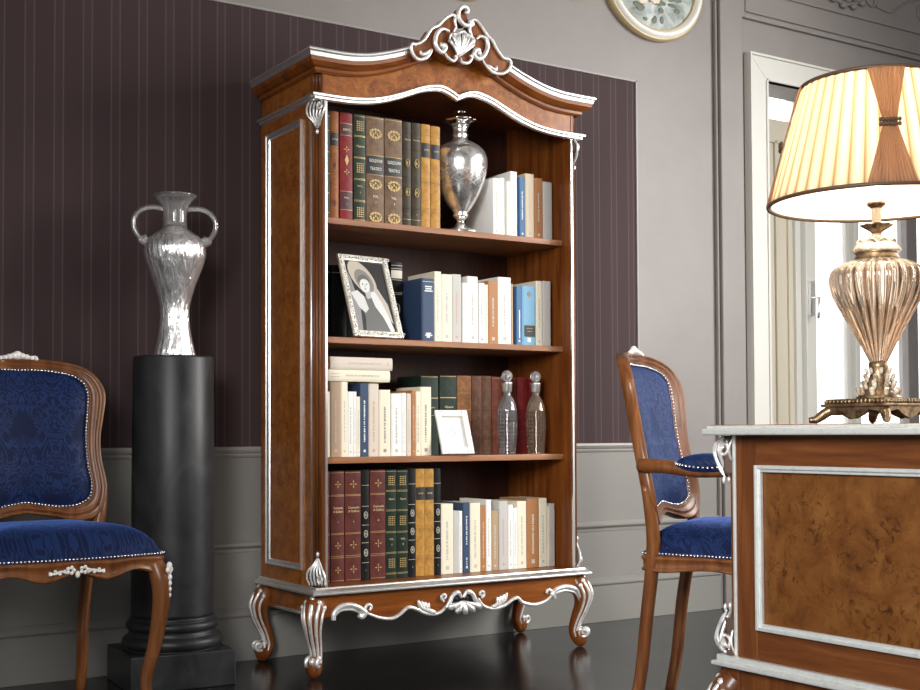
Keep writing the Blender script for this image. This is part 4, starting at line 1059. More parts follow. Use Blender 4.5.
def white_frame():
    w, h = 0.1201, 0.205
    T = thing('white_photo_frame', 'small empty white frame leaning back on the third shelf', 'picture frame', (-0.0285, 0.1035, SH[2] + 0.0035))
    T.rotation_euler = (Matrix.Rotation(-0.13, 3, 'Z') @ Matrix.Rotation(-0.40, 3, 'X')).to_euler()
    b = 0.024; m = MB(); w = 0.1288; h = 0.1725
    wm = mat('white_frame_enamel', (0.82, 0.82, 0.80), 0.3)
    for x0, x1, z0, z1 in ((0, b, 0, h), (w - b, w, 0, h), (b, w - b, 0, b), (b, w - b, h - b, h)): m.box(x0, x1, -0.010, 0, z0, z1)
    fr = m.build('frame', wm, T, bevel=0.002)
    s = MB()
    for i in range(11):
        for zz in (0.008, h - 0.008): s.ball((0.012 + i * (w - 0.024) / 10, -0.010, zz), 0.0022, 0.0016, 0.0022, 6, 4)
    for i in range(1, 12):
        for xx in (w - 0.007,): s.ball((xx, -0.010, 0.010 + i * (h - 0.02) / 12), 0.0018, 0.0016, 0.0018, 6, 4)
    s.build('beading', M['silverprint'], fr)
    s = MB(); s.box(b - 0.002, w - b + 0.002, -0.0105, -0.0085, h - b - 0.003, h - b + 0.001); s.box(w - b - 0.001, w - b + 0.003, -0.0105, -0.0085, b, h - b)
    s.build('inner_lip', M['silverprint'], fr)
    c = MB().box(b, w - b, -0.004, -0.002, b, h - b).build('card', M['pb_white'], T)
    s = MB()
    for dx, dz in ((0, 0), (0, 0.012), (0, -0.012), (-0.008, 0.006), (0.008, -0.006), (0.009, 0.008)): s.ball((w / 2 + dx - 0.004, -0.0042, h * 0.52 + dz), 0.0022, 0.0006, 0.003, 6, 4)
    s.build('sprig_print', M['ink_grey'], c)
    MB().prism([(0.0, 0.02), (0.07, 0.036), (0.0, h * 0.7)], lambda a, cc, d: (d, a, cc), w * 0.46, w * 0.54).build('easel_back', wm, T)

def silver_mercury(name, ripple=0.0, etch=False):
    m = mat(name, (0.80, 0.78, 0.76), 0.24, 0.85, coat=0.6); t = NT(m); t.b.inputs['Coat Roughness'].default_value = 0.04
    if ripple:
        f = t.noise(t.mapping((1, 1, 0.12)), 70, 3, 0.6); t.bump(f, ripple, 0.008)
        t.base(t.ramp(t.noise(t.mapping((1, 1, 0.15)), 55, 3, 0.6), [(0.32, (0.45, 0.42, 0.42)), (0.5, (0.92, 0.91, 0.91))]))
    if etch:
        s = t.n('SeparateXYZ'); t.l(t.tc.outputs['Object'], s.inputs[0])
        an = t.math('ARCTAN2', s.outputs['Y'], s.outputs['X'])
        u = t.math('MULTIPLY', an, 5.0); v = t.math('MULTIPLY', s.outputs['Z'], 95.0)
        a = t.math('ABSOLUTE', t.math('SINE', t.math('ADD', u, v))); b = t.math('ABSOLUTE', t.math('SINE', t.math('SUBTRACT', u, v)))
        f = t.math('MINIMUM', a, b)
        ln = t.math('LESS_THAN', f, 0.16)
        band = t.math('MULTIPLY', ln, t.math('GREATER_THAN', s.outputs['Z'], 0.17))
        band = t.math('MULTIPLY', band, t.math('LESS_THAN', s.outputs['Z'], 0.245))
        t.l(t.math('ADD', t.math('MULTIPLY', band, 0.3), 0.22), t.b.inputs['Roughness'])
        nz = t.noise(t.mapping((1, 1, 1)), 30, 4, 0.7)
        t.base(t.mix(t.math('MULTIPLY', band, 0.6), t.ramp(nz, [(0.38, (0.45, 0.43, 0.41)), (0.50, (0.97, 0.96, 0.95))]), (0.25, 0.24, 0.23)))
    return m
def shelf_vase():
    T = thing('silver_vase', 'mirrored silver urn vase on a foot, on the top shelf between books', 'vase', (0.1060, 0.180, SH[0] + 0.0006))
    k = 0.00366
    prof = [(18.5, 0), (19, 1.5), (14, 4), (6, 7), (3.8, 11), (3.6, 14), (6.5, 17), (7.8, 19), (6.4, 21), (9, 24.5), (13, 32), (17.5, 41), (21, 51), (23.5, 61), (24.8, 70), (24.6, 77), (22.5, 84), (18.5, 89), (12, 93.5), (8, 96), (6.6, 99), (8, 101), (6.5, 103.5), (7.2, 108), (9, 112)]
    mb = MB().lathe([(r * k, z * k) for r, z in [(a * (1.13 if 30 < b < 95 else 1.06), b) for a, b in prof]], seg=40); mb.build('body', silver_mercury('etched_mercury_glass', etch=True), T)
    rim = [(9.2, 112), (12.5, 114.5), (15.8, 116), (14.6, 118), (9.5, 121.5), (8, 123.5), (10.5, 124.8), (6, 125.4)]
    mb = MB().lathe([(r * k, z * k) for r, z in [(a * 1.08, b) for a, b in rim]], seg=40, rip=lambda a, i: 1 + 0.07 * math.cos(8 * a) * (1 if 1 <= i <= 4 else 0.2)); mb.build('flared_rim', M['chrome'], T)
def decanter(x, y, tint, label, col):
    T = thing('glass_decanter', label, 'decanter', (x, y, SH[2] + 0.0006), 0, 'cut glass decanters on the third shelf')
    k = 0.00355
    g = mat('decanter_glass', col, 0.03, metal=0.12, trans=0.9, ior=1.4); t = NT(g)
    s = t.n('SeparateXYZ'); t.l(t.tc.outputs['Object'], s.inputs[0])
    an = t.math('ARCTAN2', s.outputs['Y'], s.outputs['X'])
    u = t.math('MULTIPLY', an, 9.0); v = t.math('MULTIPLY', s.outputs['Z'], 220.0)
    f = t.math('MULTIPLY', t.math('SINE', t.math('ADD', u, v)), t.math('SINE', t.math('SUBTRACT', u, v)))
    f = t.math('MULTIPLY', f, t.math('LESS_THAN', s.outputs['Z'], 0.165))
    t.bump(f, 1.0, 0.012)
    prof = [(8.2, 0), (9, 1), (9.4, 8), (10.3, 20), (11, 32), (10.8, 42), (9.6, 51), (7.2, 58), (4.4, 62), (3.6, 64), (4.3, 66)]
    MB().lathe([(r * k, z * k) for r, z in prof], seg=36).build('body', g, T)
    MB().lathe([(4.2 * k, 65.5 * k), (4.9 * k, 67 * k), (5.7 * k, 75 * k), (6.0 * k, 76.5 * k), (3 * k, 77 * k)], seg=24).build('collar', M['silver'], T)
    st = MB().ball((0, 0, 83 * k), 6.2 * k, 5.2 * k, 6.2 * k, 9, 7); st.sm = [False] * len(st.sm)
    st.lathe([(2.4 * k, 75 * k), (1.8 * k, 78 * k)], seg=12)
    st.build('stopper', mat('cut_crystal', (0.9, 0.9, 0.9), 0.03, trans=0.8, ior=1.5), T)
    return T

# ------------------------------------------------------------------ pedestal and tall vase
def stone():
    m = mat('black_marble', (0.018, 0.019, 0.021), 0.34, spec=0.42); t = NT(m)
    f = t.noise(t.mapping((1, 1, 0.7)), 7, 8, 0.65, 0.8)
    t.base(t.ramp(f, [(0.35, (0.010, 0.011, 0.012)), (0.55, (0.022, 0.023, 0.025)), (0.8, (0.05, 0.052, 0.055))]))
    r = t.n('MapRange'); r.inputs['To Min'].default_value = 0.26; r.inputs['To Max'].default_value = 0.55
    t.l(f, r.inputs['Value']); t.l(r.outputs[0], t.b.inputs['Roughness'])
    return m
M['stone'] = stone()
def pedestal():
    T = thing('column_pedestal', 'black marble column pedestal on a square plinth, beside the bookcase', 'pedestal', (-0.970, 0.278, 0), -0.075)
    MB().box(-0.176, 0.165, -0.155, 0.162, 0.0, 0.115).build('plinth', M['stone'], T, bevel=0.004)
    r = 0.1345
    prof = [(0.150, 0.115), (0.156, 0.117)]
    for i in range(9):
        a = -PI / 2 + PI * i / 8; prof.append((0.142 + 0.022 * math.cos(a), 0.140 + 0.021 * math.sin(a)))
    prof += [(0.142, 0.166), (0.140, 0.176)]
    for i in range(9):
        a = -PI / 2 + PI * i / 8; prof.append((0.136 + 0.015 * math.cos(a), 0.193 + 0.016 * math.sin(a)))
    prof += [(0.139, 0.212), (0.136, 0.222)]
    MB().lathe(prof, seg=64).build('moulded_base', M['stone'], T)
    MB().lathe([(0.136, 0.221), (r, 0.232), (r, 0.6), (0.1315, 1.064), (0.129, 1.071)], seg=64).build('shaft', M['stone'], T)
def tall_vase():
    T = thing('amphora_vase', 'mirrored silver amphora vase with clear glass handles on the black column', 'vase', (-0.968, 0.272, 1.0715))
    k = 0.003315
    prof = [(20.5, 0), (20.8, 1), (19.2, 8), (17, 18), (15, 30), (14.2, 40), (14.6, 50), (16.8, 60), (20.5, 72), (25, 84), (29, 95), (30.8, 104), (30.2, 112), (26, 119), (19, 124), (13.5, 127.5), (11.9, 130)]
    MB().lathe([(r * k, z * k) for r, z in prof], seg=72, rip=lambda a, i: 1 + 0.012 * math.sin(24 * a + i * 0.15)).build('body', silver_mercury('rippled_mercury_glass', ripple=0.9), T)
    g = mat('vase_clear_glass', (0.95, 0.95, 0.95), 0.03, metal=0.06, trans=0.92, ior=1.42)
    nk = [(12.0, 129), (11.7, 136), (11.8, 146), (13.5, 152), (18.0, 157.5), (21.5, 161), (22.0, 162.2), (21.0, 162.6), (17.4, 158.8), (12.6, 153), (10.8, 146), (10.6, 131)]
    MB().lathe([(r * k, z * k) for r, z in nk], seg=48).build('neck', g, T)
    # handles in the plane facing the room
    dx, dy = 0.955, -0.296
    for s in (-1, 1):
        P2 = catmull([(11.5, 148, 0), (18, 149.5, 0), (27, 149, 0), (35, 145, 0), (40, 137, 0), (40, 129, 0), (36, 121, 0), (31, 117, 0)], 5)
        mb = MB(); mb.tube([(s * p.x * k * dx, s * p.x * k * dy, p.y * k) for p in P2], taper(len(P2), 2.7 * k, 1.1, 0.8), 10)
        sp = spiral((32, 117), 4.2, PI * 0.6, 1.1, 0.3, 16)
        mb.tube([(s * a * k * dx, s * a * k * dy, b * k) for a, b in sp], 2.3 * k, 8)
        mb.ball((s * 30 * k * dx, s * 30 * k * dy, 115 * k), 3.2 * k)
        mb.build('handle', g, T)

# ------------------------------------------------------------------ chairs
def damask():
    m = mat('blue_damask_velvet', (0.010, 0.025, 0.11), 0.6, spec=0.2); t = NT(m)
    m.node_tree.nodes['Principled BSDF'].inputs['Sheen Weight'].default_value = 0.45
    m.node_tree.nodes['Principled BSDF'].inputs['Sheen Roughness'].default_value = 0.4
    m.node_tree.nodes['Principled BSDF'].inputs['Sheen Tint'].default_value = (0.16, 0.32, 0.95, 1)
    s = t.n('SeparateXYZ'); t.l(t.tc.outputs['Object'], s.inputs[0])
    v = t.math('ADD', s.outputs['Z'], t.math('MULTIPLY', s.outputs['Y'], -1.0))
    px = t.math('PINGPONG', t.math('ADD', s.outputs['X'], 10.0 * 0.19), 0.095)
    c = t.n('CombineXYZ'); t.l(px, c.inputs[0]); t.l(v, c.inputs[1])
    # scrolling motif: distorted rings on a mirrored lattice
    w = t.n('TexNoise'); w.inputs['Scale'].default_value = 19; w.inputs['Detail'].default_value = 2.2; w.inputs['Distortion'].default_value = 1.6
    t.l(c.outputs[0], w.inputs['Vector'])
    f = t.math('ABSOLUTE', t.math('SUBTRACT', t.math('FRACT', t.math('MULTIPLY', w.outputs['Fac'], 6.5)), 0.5))
    r = t.ramp(f, [(0.20, (0, 0, 0)), (0.27, (1, 1, 1))])
    big = t.n('TexNoise'); big.inputs['Scale'].default_value = 9; big.inputs['Detail'].default_value = 1
    t.l(c.outputs[0], big.inputs['Vector'])
    bm_ = t.ramp(big.outputs['Fac'], [(0.37, (0, 0, 0)), (0.44, (1, 1, 1))])
    k = t.math('MULTIPLY', r, bm_)
    nz = t.noise(t.mapping((1, 1, 1)), 60, 3)
    c1 = t.mix(k, (0.0025, 0.006, 0.032), (0.009, 0.023, 0.085))
    t.base(t.mix(t.math('MULTIPLY', nz, 0.2), c1, (0.012, 0.03, 0.11)))
    t.l(t.math('SUBTRACT', 0.62, t.math('MULTIPLY', k, 0.18)), t.b.inputs['Roughness'])
    return m
M['damask'] = damask()
def resample(pts, n):
    P = [Vector(p) for p in pts]; P.append(P[0])
    L = [0]
    for a, b in zip(P, P[1:]): L.append(L[-1] + (b - a).length)
    out = []; j = 0
    for i in range(n):
        d = L[-1] * i / n
        while L[j + 1] < d: j += 1
        t = (d - L[j]) / max(1e-9, L[j + 1] - L[j]); out.append(P[j].lerp(P[j + 1], t))
    return out
OUT_H = [(0.0, 1.052), (0.05, 1.054), (0.136, 1.046), (0.204, 1.026), (0.243, 0.985), (0.256, 0.940), (0.247, 0.876), (0.234, 0.807), (0.233, 0.737), (0.243, 0.667), (0.236, 0.606), (0.205, 0.556), (0.15, 0.545), (0.09, 0.558), (0.033, 0.568), (0.0, 0.572)]
INN_H = [(0.0, 1.020), (0.076, 1.020), (0.153, 1.008), (0.191, 0.987), (0.207, 0.950), (0.202, 0.884), (0.194, 0.807), (0.195, 0.718), (0.203, 0.658), (0.193, 0.616), (0.155, 0.593), (0.095, 0.590), (0.033, 0.600), (0.0, 0.604)]
def mirror_loop(h):
    r = [(a, b, 0) for a, b in h]; l = [(-a, b, 0) for a, b in h[-2:0:-1]]
    return resample(catmull(r + l, 6, closed=True), 120)
def chair(name, label, loc, rz, arms, cat='chair'):
    T = thing(name, label, cat, loc, rz)
    LEAN, K = 0.19, 0.85
    def bp(x, z, d=0.0):           # point of the back: d forward
        return (x, 0.195 + (z - 0.5) * LEAN - K * x * x - d, z)
    wd = M['chairwood']
    O, I = mirror_loop(OUT_H), mirror_loop(INN_H)
    n = len(O)
    prof = [(0.0, -0.014), (0.0, 0.010), (0.10, 0.023), (0.24, 0.024), (0.36, 0.009), (0.50, 0.021), (0.64, 0.023), (0.76, 0.008), (0.88, 0.015), (1.0, 0.013), (1.0, -0.014)]
    mb = MB(); k = len(prof)
    for o, i in zip(O, I):
        for t, d in prof:
            p = o.lerp(i, t); mb.v.append(bp(p.x, p.y, d))
    for a in range(n):
        a2 = (a + 1) % n
        for j in range(k):
            j2 = (j + 1) % k
            mb.f.append((a * k + j, a * k + j2, a2 * k + j2, a2 * k + j)); mb.sm.append(True)
    fr = mb.build('back_frame', wd, T)
    # crest carving
    m = MB(); z = 1.055
    m.ball(bp(0, z + 0.008, 0.016), 0.016, 0.010, 0.014)
    for s in (-1, 1):
        for q in range(4): m.ball(bp(s * (0.013 + 0.014 * q), z + 0.006 - 0.003 * q, 0.018), 0.013 - 0.0018 * q, 0.009, 0.010 - 0.001 * q, 8, 6)
        m.tube([bp(a, b, 0.018) for a, b in spiral((s * 0.05, z - 0.002), 0.010, 0, s * 1.1, 0.3, 10)], 0.003, 6)
    m.build('crest_carving', M['whitecarve'], fr)
    # upholstered back, front and rear
    for nm, sg, dep in (('back_upholstery', 1, 0.030), ('rear_upholstery', -1, 0.012)):
        mb = MB(); R = 9; cz = 0.81
        for r in range(R + 1):
            t = r / R
            for p in I:
                x = p.x * t; zz = cz + (p.y - cz) * t
                b_ = bp(x, zz, (0.006 + dep * (1 - t ** 4)) if sg > 0 else -(0.004 + dep * (1 - t ** 4)))
                mb.v.append(b_)
        for r in range(R):
            for a in range(n):
                a2 = (a + 1) % n
                mb.f.append((r * n + a, r * n + a2, (r + 1) * n + a2, (r + 1) * n + a)); mb.sm.append(True)
        u = mb.build(nm, M['damask'], T)
        if sg > 0:
            m = MB(); J = resample([v * 1.0 for v in I], 150)
            for p in J:
                c = Vector((0, 0.81, 0)); p2 = c + (p - c) * 0.985
                m.ball(bp(p2.x, p2.y, 0.014), 0.0038, 0.0030, 0.0038, 6, 4)
            m.build('nailhead_trim', M['nail'], u)
    # seat: plan outline
    half = [(0.0, -0.268), (0.10, -0.264), (0.19, -0.250), (0.250, -0.238), (0.270, -0.214), (0.265, -0.15), (0.243, -0.03), (0.222, 0.10), (0.205, 0.185), (0.195, 0.20), (0.10, 0.205), (0.0, 0.205)]
    S = resample(catmull([(a, b, 0) for a, b in half] + [(-a, b, 0) for a, b in half[-2:0:-1]], 5, closed=True), 120)
    zr, zb = 0.468, 0.424
    mb = MB(); sp = [(0.0, 0.0), (0.0, 1.0), (-0.006, 1.08), (-0.030, 1.08), (-0.030, 0.0)]
    def botz(p):
        if p.y < -0.19: return zb + 0.012 * math.cos(p.x / 0.262 * 3 * PI) * 0.9 - 0.004
        return zb + 0.006 * math.cos(p.y * 22)
    prof2 = [(-0.028, 0.0), (0.004, 0.0), (0.006, 0.12), (0.0, 0.22), (0.001, 0.62), (0.006, 0.72), (0.006, 0.86), (-0.002, 0.96), (-0.028, 1.0)]
    k = len(prof2)
    for p in S:
        nrm = Vector((p.x, p.y + 0.02, 0)).normalized(); b0 = botz(p)
        for o_, t in prof2: mb.v.append((p.x + nrm.x * o_, p.y + nrm.y * o_, b0 + (zr - b0) * t))
    for a in range(n):
        a2 = (a + 1) % n
        for j in range(k):
            j2 = (j + 1) % k; mb.f.append((a * k + j, a * k + j2, a2 * k + j2, a2 * k + j)); mb.sm.append(True)
    rail_ = mb.build('seat_rail', wd, T)
    m = MB()
    for q in range(-2, 3):
        for w_ in range(5):
            a = 2 * PI * w_ / 5
            if q in (-1, 1): m.ball((q * 0.019 + 0.009 * math.cos(a), -0.273, 0.442 + 0.008 * math.sin(a)), 0.0058, 0.004, 0.0058, 6, 4)
    for s in (-1, 1):
        m.tube(catmull([(s * 0.028, -0.272, 0.434), (s * 0.045, -0.272, 0.440), (s * 0.062, -0.271, 0.434), (s * 0.078, -0.270, 0.438)], 4), 0.0036, 6)
        for q in range(4): m.ball((s * (0.035 + 0.013 * q), -0.272, 0.437 + 0.004 * (-1) ** q), 0.0055, 0.004, 0.0045, 6, 4)
    m.ball((0, -0.275, 0.430), 0.007, 0.005, 0.010)
    m.build('front_carving', M['whitecarve'], rail_)
    mb = MB(); R = 12
    for r in range(R + 1):
        t = r / R
        for p in S:
            hh = 0.097 * (1 - t ** 5) ** 0.75 * (0.93 + 0.07 * (1 - t)) if t < 1 else 0.0
            mb.v.append((p.x * (0.012 + 0.988 * t) , p.y * (0.012 + 0.988 * t) - 0.01 * (1 - t), zr - 0.002 + hh))
    for r in range(R):
        for a in range(n):
            a2 = (a + 1) % n; mb.f.append((r * n + a, r * n + a2, (r + 1) * n + a2, (r + 1) * n + a)); mb.sm.append(True)
    mb.f.append(tuple(range(n))); mb.sm.append(True)
    seat = mb.build('seat_cushion', M['damask'], T)
    m = MB()
    for p in resample([v for v in S], 170):
        nrm = Vector((p.x, p.y + 0.02, 0)).normalized()
        m.ball((p.x + nrm.x * 0.003, p.y + nrm.y * 0.003, zr + 0.003), 0.0038, 0.0038, 0.0036, 6, 4)
    m.build('nailhead_trim', M['nail'], seat)
    # legs
    for s in (-1, 1):
        P = catmull([(s * 0.242, -0.222, 0.445), (s * 0.254, -0.238, 0.40), (s * 0.256, -0.242, 0.33), (s * 0.244, -0.230, 0.22), (s * 0.222, -0.216, 0.11), (s * 0.226, -0.222, 0.04), (s * 0.234, -0.234, 0.0)], 5)
        R0 = [0.027, 0.030, 0.027, 0.022, 0.018, 0.016, 0.019]
        R = []
        for i in range(len(P)):
            t = i / (len(P) - 1) * 6; q = min(5, int(t)); R.append(R0[q] * (1 - (t - q)) + R0[q + 1] * (t - q))
        lg = MB().tube(P, R, 8, ref=(s * 1, -1, 0)).build('leg', wd, T)
        m = MB()
        kx, ky = s * 0.272, -0.262
        for q in range(6): m.ball((kx + s * 0.002 * (1 if q > 1 else 0), ky, 0.436 - 0.017 * q), 0.009 - 0.0011 * q, 0.007, 0.011 - 0.0008 * q, 8, 6)
        for a in (-1, 1): m.ball((kx + a * 0.008, ky + a * 0.008 * s, 0.424), 0.007, 0.006, 0.009, 8, 6)
        m.ball((s * 0.236, -0.245, 0.045), 0.009, 0.008, 0.022, 8, 6)
        m.build('knee_carving', M['whitecarve'], lg)
        P = catmull([bp(s * 0.240, 0.665, -0.003), bp(s * 0.226, 0.58, -0.001), (s * 0.207, 0.166, 0.50), (s * 0.194, 0.176, 0.42), (s * 0.183, 0.196, 0.28), (s * 0.184, 0.214, 0.12), (s * 0.188, 0.238, 0.0)], 5)
        MB().tube(P, [0.012, 0.013, 0.0145, 0.016, 0.0175, 0.0185, 0.0195, 0.020, 0.0205, 0.021, 0.021] + [0.0215 - 0.0002 * i for i in range(len(P) - 11)], 8, square=False, ref=(1, 0, 0)).build('leg', wd, T)
        if arms:
            z = 0.715
            P = catmull([bp(s * 0.236, 0.72, -0.004), (s * 0.262, 0.12, z + 0.004), (s * 0.282, 0.02, z - 0.006), (s * 0.286, -0.08, z - 0.004), (s * 0.276, -0.16, z - 0.012), (s * 0.270, -0.185, z - 0.022)], 5)
            ar = MB().tube(P, [0.020] * 5 + [0.0195] * (len(P) - 7) + [0.021, 0.019], 10)
            P2 = catmull([(s * 0.272, -0.165, z - 0.02), (s * 0.268, -0.13, z - 0.08), (s * 0.262, -0.09, z - 0.15), (s * 0.258, -0.09, z - 0.22), (s * 0.252, -0.11, 0.43)], 5)
            arm = ar.build('armrest', wd, T)
            MB().tube(P2, 0.017, 10).build('arm_support', wd, T)
            cx, cy = s * 0.283, -0.02
            pad = MB().ball((cx, cy, z + 0.012), 0.032, 0.098, 0.030, 20, 12); pad.build('arm_pad', M['damask'], arm)
            m = MB()
            for q in range(46):
                a = 2 * PI * q / 46
                m.ball((cx + 0.0325 * math.cos(a), cy + 0.0985 * math.sin(a), z + 0.008 - 0.006 * math.cos(2 * a)), 0.0038, 0.0038, 0.0038, 6, 4)
            m.build('nailhead_trim', M['nail'], arm)
            m = MB(); m.ball((s * 0.272, -0.178, z + 0.008), 0.012, 0.016, 0.007, 8, 6)
            m.ball((s * 0.272, -0.150, z + 0.012), 0.010, 0.016, 0.006, 8, 6); m.build('arm_carving', M['whitecarve'], arm)
    return T

# ------------------------------------------------------------------ desk
def desk():
    X0, Y1 = -0.33, -1.622            # end face and far corner of the body
    X1, Y0 = 1.25, -2.52
    T = thing('writing_desk', 'walnut desk with burl end panel and silver mouldings, under the table lamp', 'desk', (X0, Y1, 0))
    P = lambda x, y: (x - X0, y - Y1)
    W, D = X1 - X0, Y0 - Y1            # D negative
    zb, zt = 0.298, 0.8095
    dsk = M['walnut_desk']
    MB().box(-0.040, W + 0.040, D - 0.026, 0.026, 0.8210, 0.8285).build('desk_top', M['silver_desk'], T, bevel=0.003)
    MB().box(-0.034, W + 0.034, D - 0.020, 0.020, 0.8285, 0.8300).build('top_inset', M['walnut_h'], T)
    MB().box(-0.052, W + 0.052, D - 0.030, 0.030, zt - 0.003, 0.8210).build('top_moulding', M['silver_desk'], T, bevel=0.004, seg=3)
    MB().box(0.006, W - 0.006, D + 0.006, -0.006, zb, zt - 0.003).build('carcass', M['burl_desk'], T)
    # end face: stile, rails, raised burl panel, silver mouldings
    pz0, pz1, py1, py0 = 0.366, 0.7388, -1.714 - Y1, D + 0.092
    m = MB()
    m.box(0.0, 0.006, py0, py1, zb, pz0 + 0.002); m.build('end_rail', M['walnut_rail'], T, bevel=0.001)
    m = MB(); m.box(0.0, 0.006, py0, py1, pz1 - 0.002, zt - 0.003); m.build('end_rail', M['walnut_rail'], T, bevel=0.001)
    MB().box(-0.0005, 0.006, py1 + 0.0003, -0.0455, zb, zt - 0.003).build('end_stile', dsk, T, bevel=0.001)
    MB().box(-0.0005, 0.006, D + 0.0455, py0 - 0.0003, zb, zt - 0.003).build('end_stile', dsk, T, bevel=0.001)
    m = MB()
    for wd, x in ((0.016, -0.004), (0.009, -0.009)):
        m.box(x, 0.006, py1 - wd, py1, pz0, pz1); m.box(x, 0.006, py0, py0 + wd, pz0, pz1)
        m.box(x, 0.006, py0 + wd, py1 - wd, pz0, pz0 + wd); m.box(x, 0.006, py0 + wd, py1 - wd, pz1 - wd, pz1)
    m.build('silver_moulding', M['silver_desk'], T, bevel=0.002)
    # chamfered corner posts with beads and carved scrolls
    for (px, sx) in ((0.0, 1), (W, -1)):
        for (py, sy) in ((0.0, -1), (D, 1)):
            poly = [(px, py + sy * 0.032), (px + sx * 0.032, py), (px + sx * 0.04, py + sy * 0.04)]
            po = MB().prism([(px, py + sy * 0.028), (px, py + sy * 0.030), (px + sx * 0.028, py), (px + sx * 0.045, py), (px + sx * 0.045, py + sy * 0.045), (px, py + sy * 0.045)], lambda a, b, d: (a, b, d), zb, zt - 0.003).build('corner_post', dsk, T)
            b = MB(); b.box(*sorted((px - sx * 0.004, px + sx * 0.002)), *sorted((py + sy * 0.021, py + sy * 0.030)), zb, zt - 0.003)
            b.box(*sorted((px + sx * 0.021, px + sx * 0.030)), *sorted((py - sy * 0.004, py + sy * 0.002)), zb, zt - 0.003)
            b.build('silver_bead', M['silver_desk'], po, bevel=0.002)
            c = MB(); nx, ny = -sx * 0.7071, -sy * 0.7071; tx, ty = -ny, nx
            ox, oy = px + sx * 0.015, py + sy * 0.015
            for zz, dn, hh in ((zt - 0.006, True, 0.095), (zb + 0.002, False, 0.10)):
                c1 = MB()
                acanthus(c1, lambda a, b_, cc, zz=zz: (ox + tx * a + nx * cc, oy + ty * a + ny * cc, zz + b_), hh, 0.042, down=dn)
                # side volutes seen from the end, standing proud of the post
                for (ex, ey) in ((0.0, -sy), (-sx, 0.0)):
                    fx, fy_ = (ex, ey)
                    side_scroll(c1, (lambda a, b_, cc, zz=zz: (px - sx * 0.004 - sx * cc * 0.4, py - sy * 0.004 + sy * a, zz + b_)) if fx == 0.0 else (lambda a, b_, cc, zz=zz: (px + sx * 0.012 + sx * a, py - sy * 0.004 - sy * cc * 0.4, zz + b_)), hh * 1.05, 0.058, down=dn)
                c1.build('carved_scroll', M['silver_carved'], po)
            for zz0, zz1 in ((zt - 0.09, zt - 0.004), (zb + 0.001, zb + 0.085)):
                bk = MB(); bk.prism([(px - sx * 0.002, py + sy * 0.02), (px + sx * 0.012, py - sy * 0.012), (px - sx * 0.002, py - sy * 0.010), (px - sx * 0.010, py + sy * 0.006)], lambda a, b, d: (a, b, d), zz0, zz1)
                bk.build('scroll_block', M['patina'], po)
    # base moulding, two steps
    MB().box(-0.014, W + 0.014, D - 0.027, 0.027, 0.285, zb).build('base_moulding', M['silver_desk'], T, bevel=0.003)
    MB().box(-0.030, W + 0.030, D - 0.029, 0.029, 0.2745, 0.285).build('lower_base_moulding', M['silver_desk'], T, bevel=0.003)
    for s0, s1 in (((-0.004, 0.012), (D + 0.02, -0.01)), ((W - 0.012, W + 0.004), (D + 0.02, -0.01))):
        MB().box(*s0, *s1, 0.19, 0.2745).build('apron', M['walnut_desk'], T, bevel=0.003)
    for s1 in ((-0.014, 0.0), (D, D + 0.014)): MB().box(0.02, W - 0.02, *s1, 0.19, 0.2745).build('apron', M['walnut_h'], T, bevel=0.003)
    for (px, sx) in ((0.02, -1), (W - 0.02, 1)):
        for (py, sy) in ((-0.012, 1), (D + 0.02, -1)):
            MB().box(px - 0.03, px + 0.03, py - 0.03, py + 0.03, 0.19, 0.2745).build('leg_block', dsk, T, bevel=0.004)
            cabriole(T, px, py, sx, sy, 0.245, dsk, M['silver_carved'], 1.05)
    # silver leaf strand over the apron by the far leg, on the end face
    return T

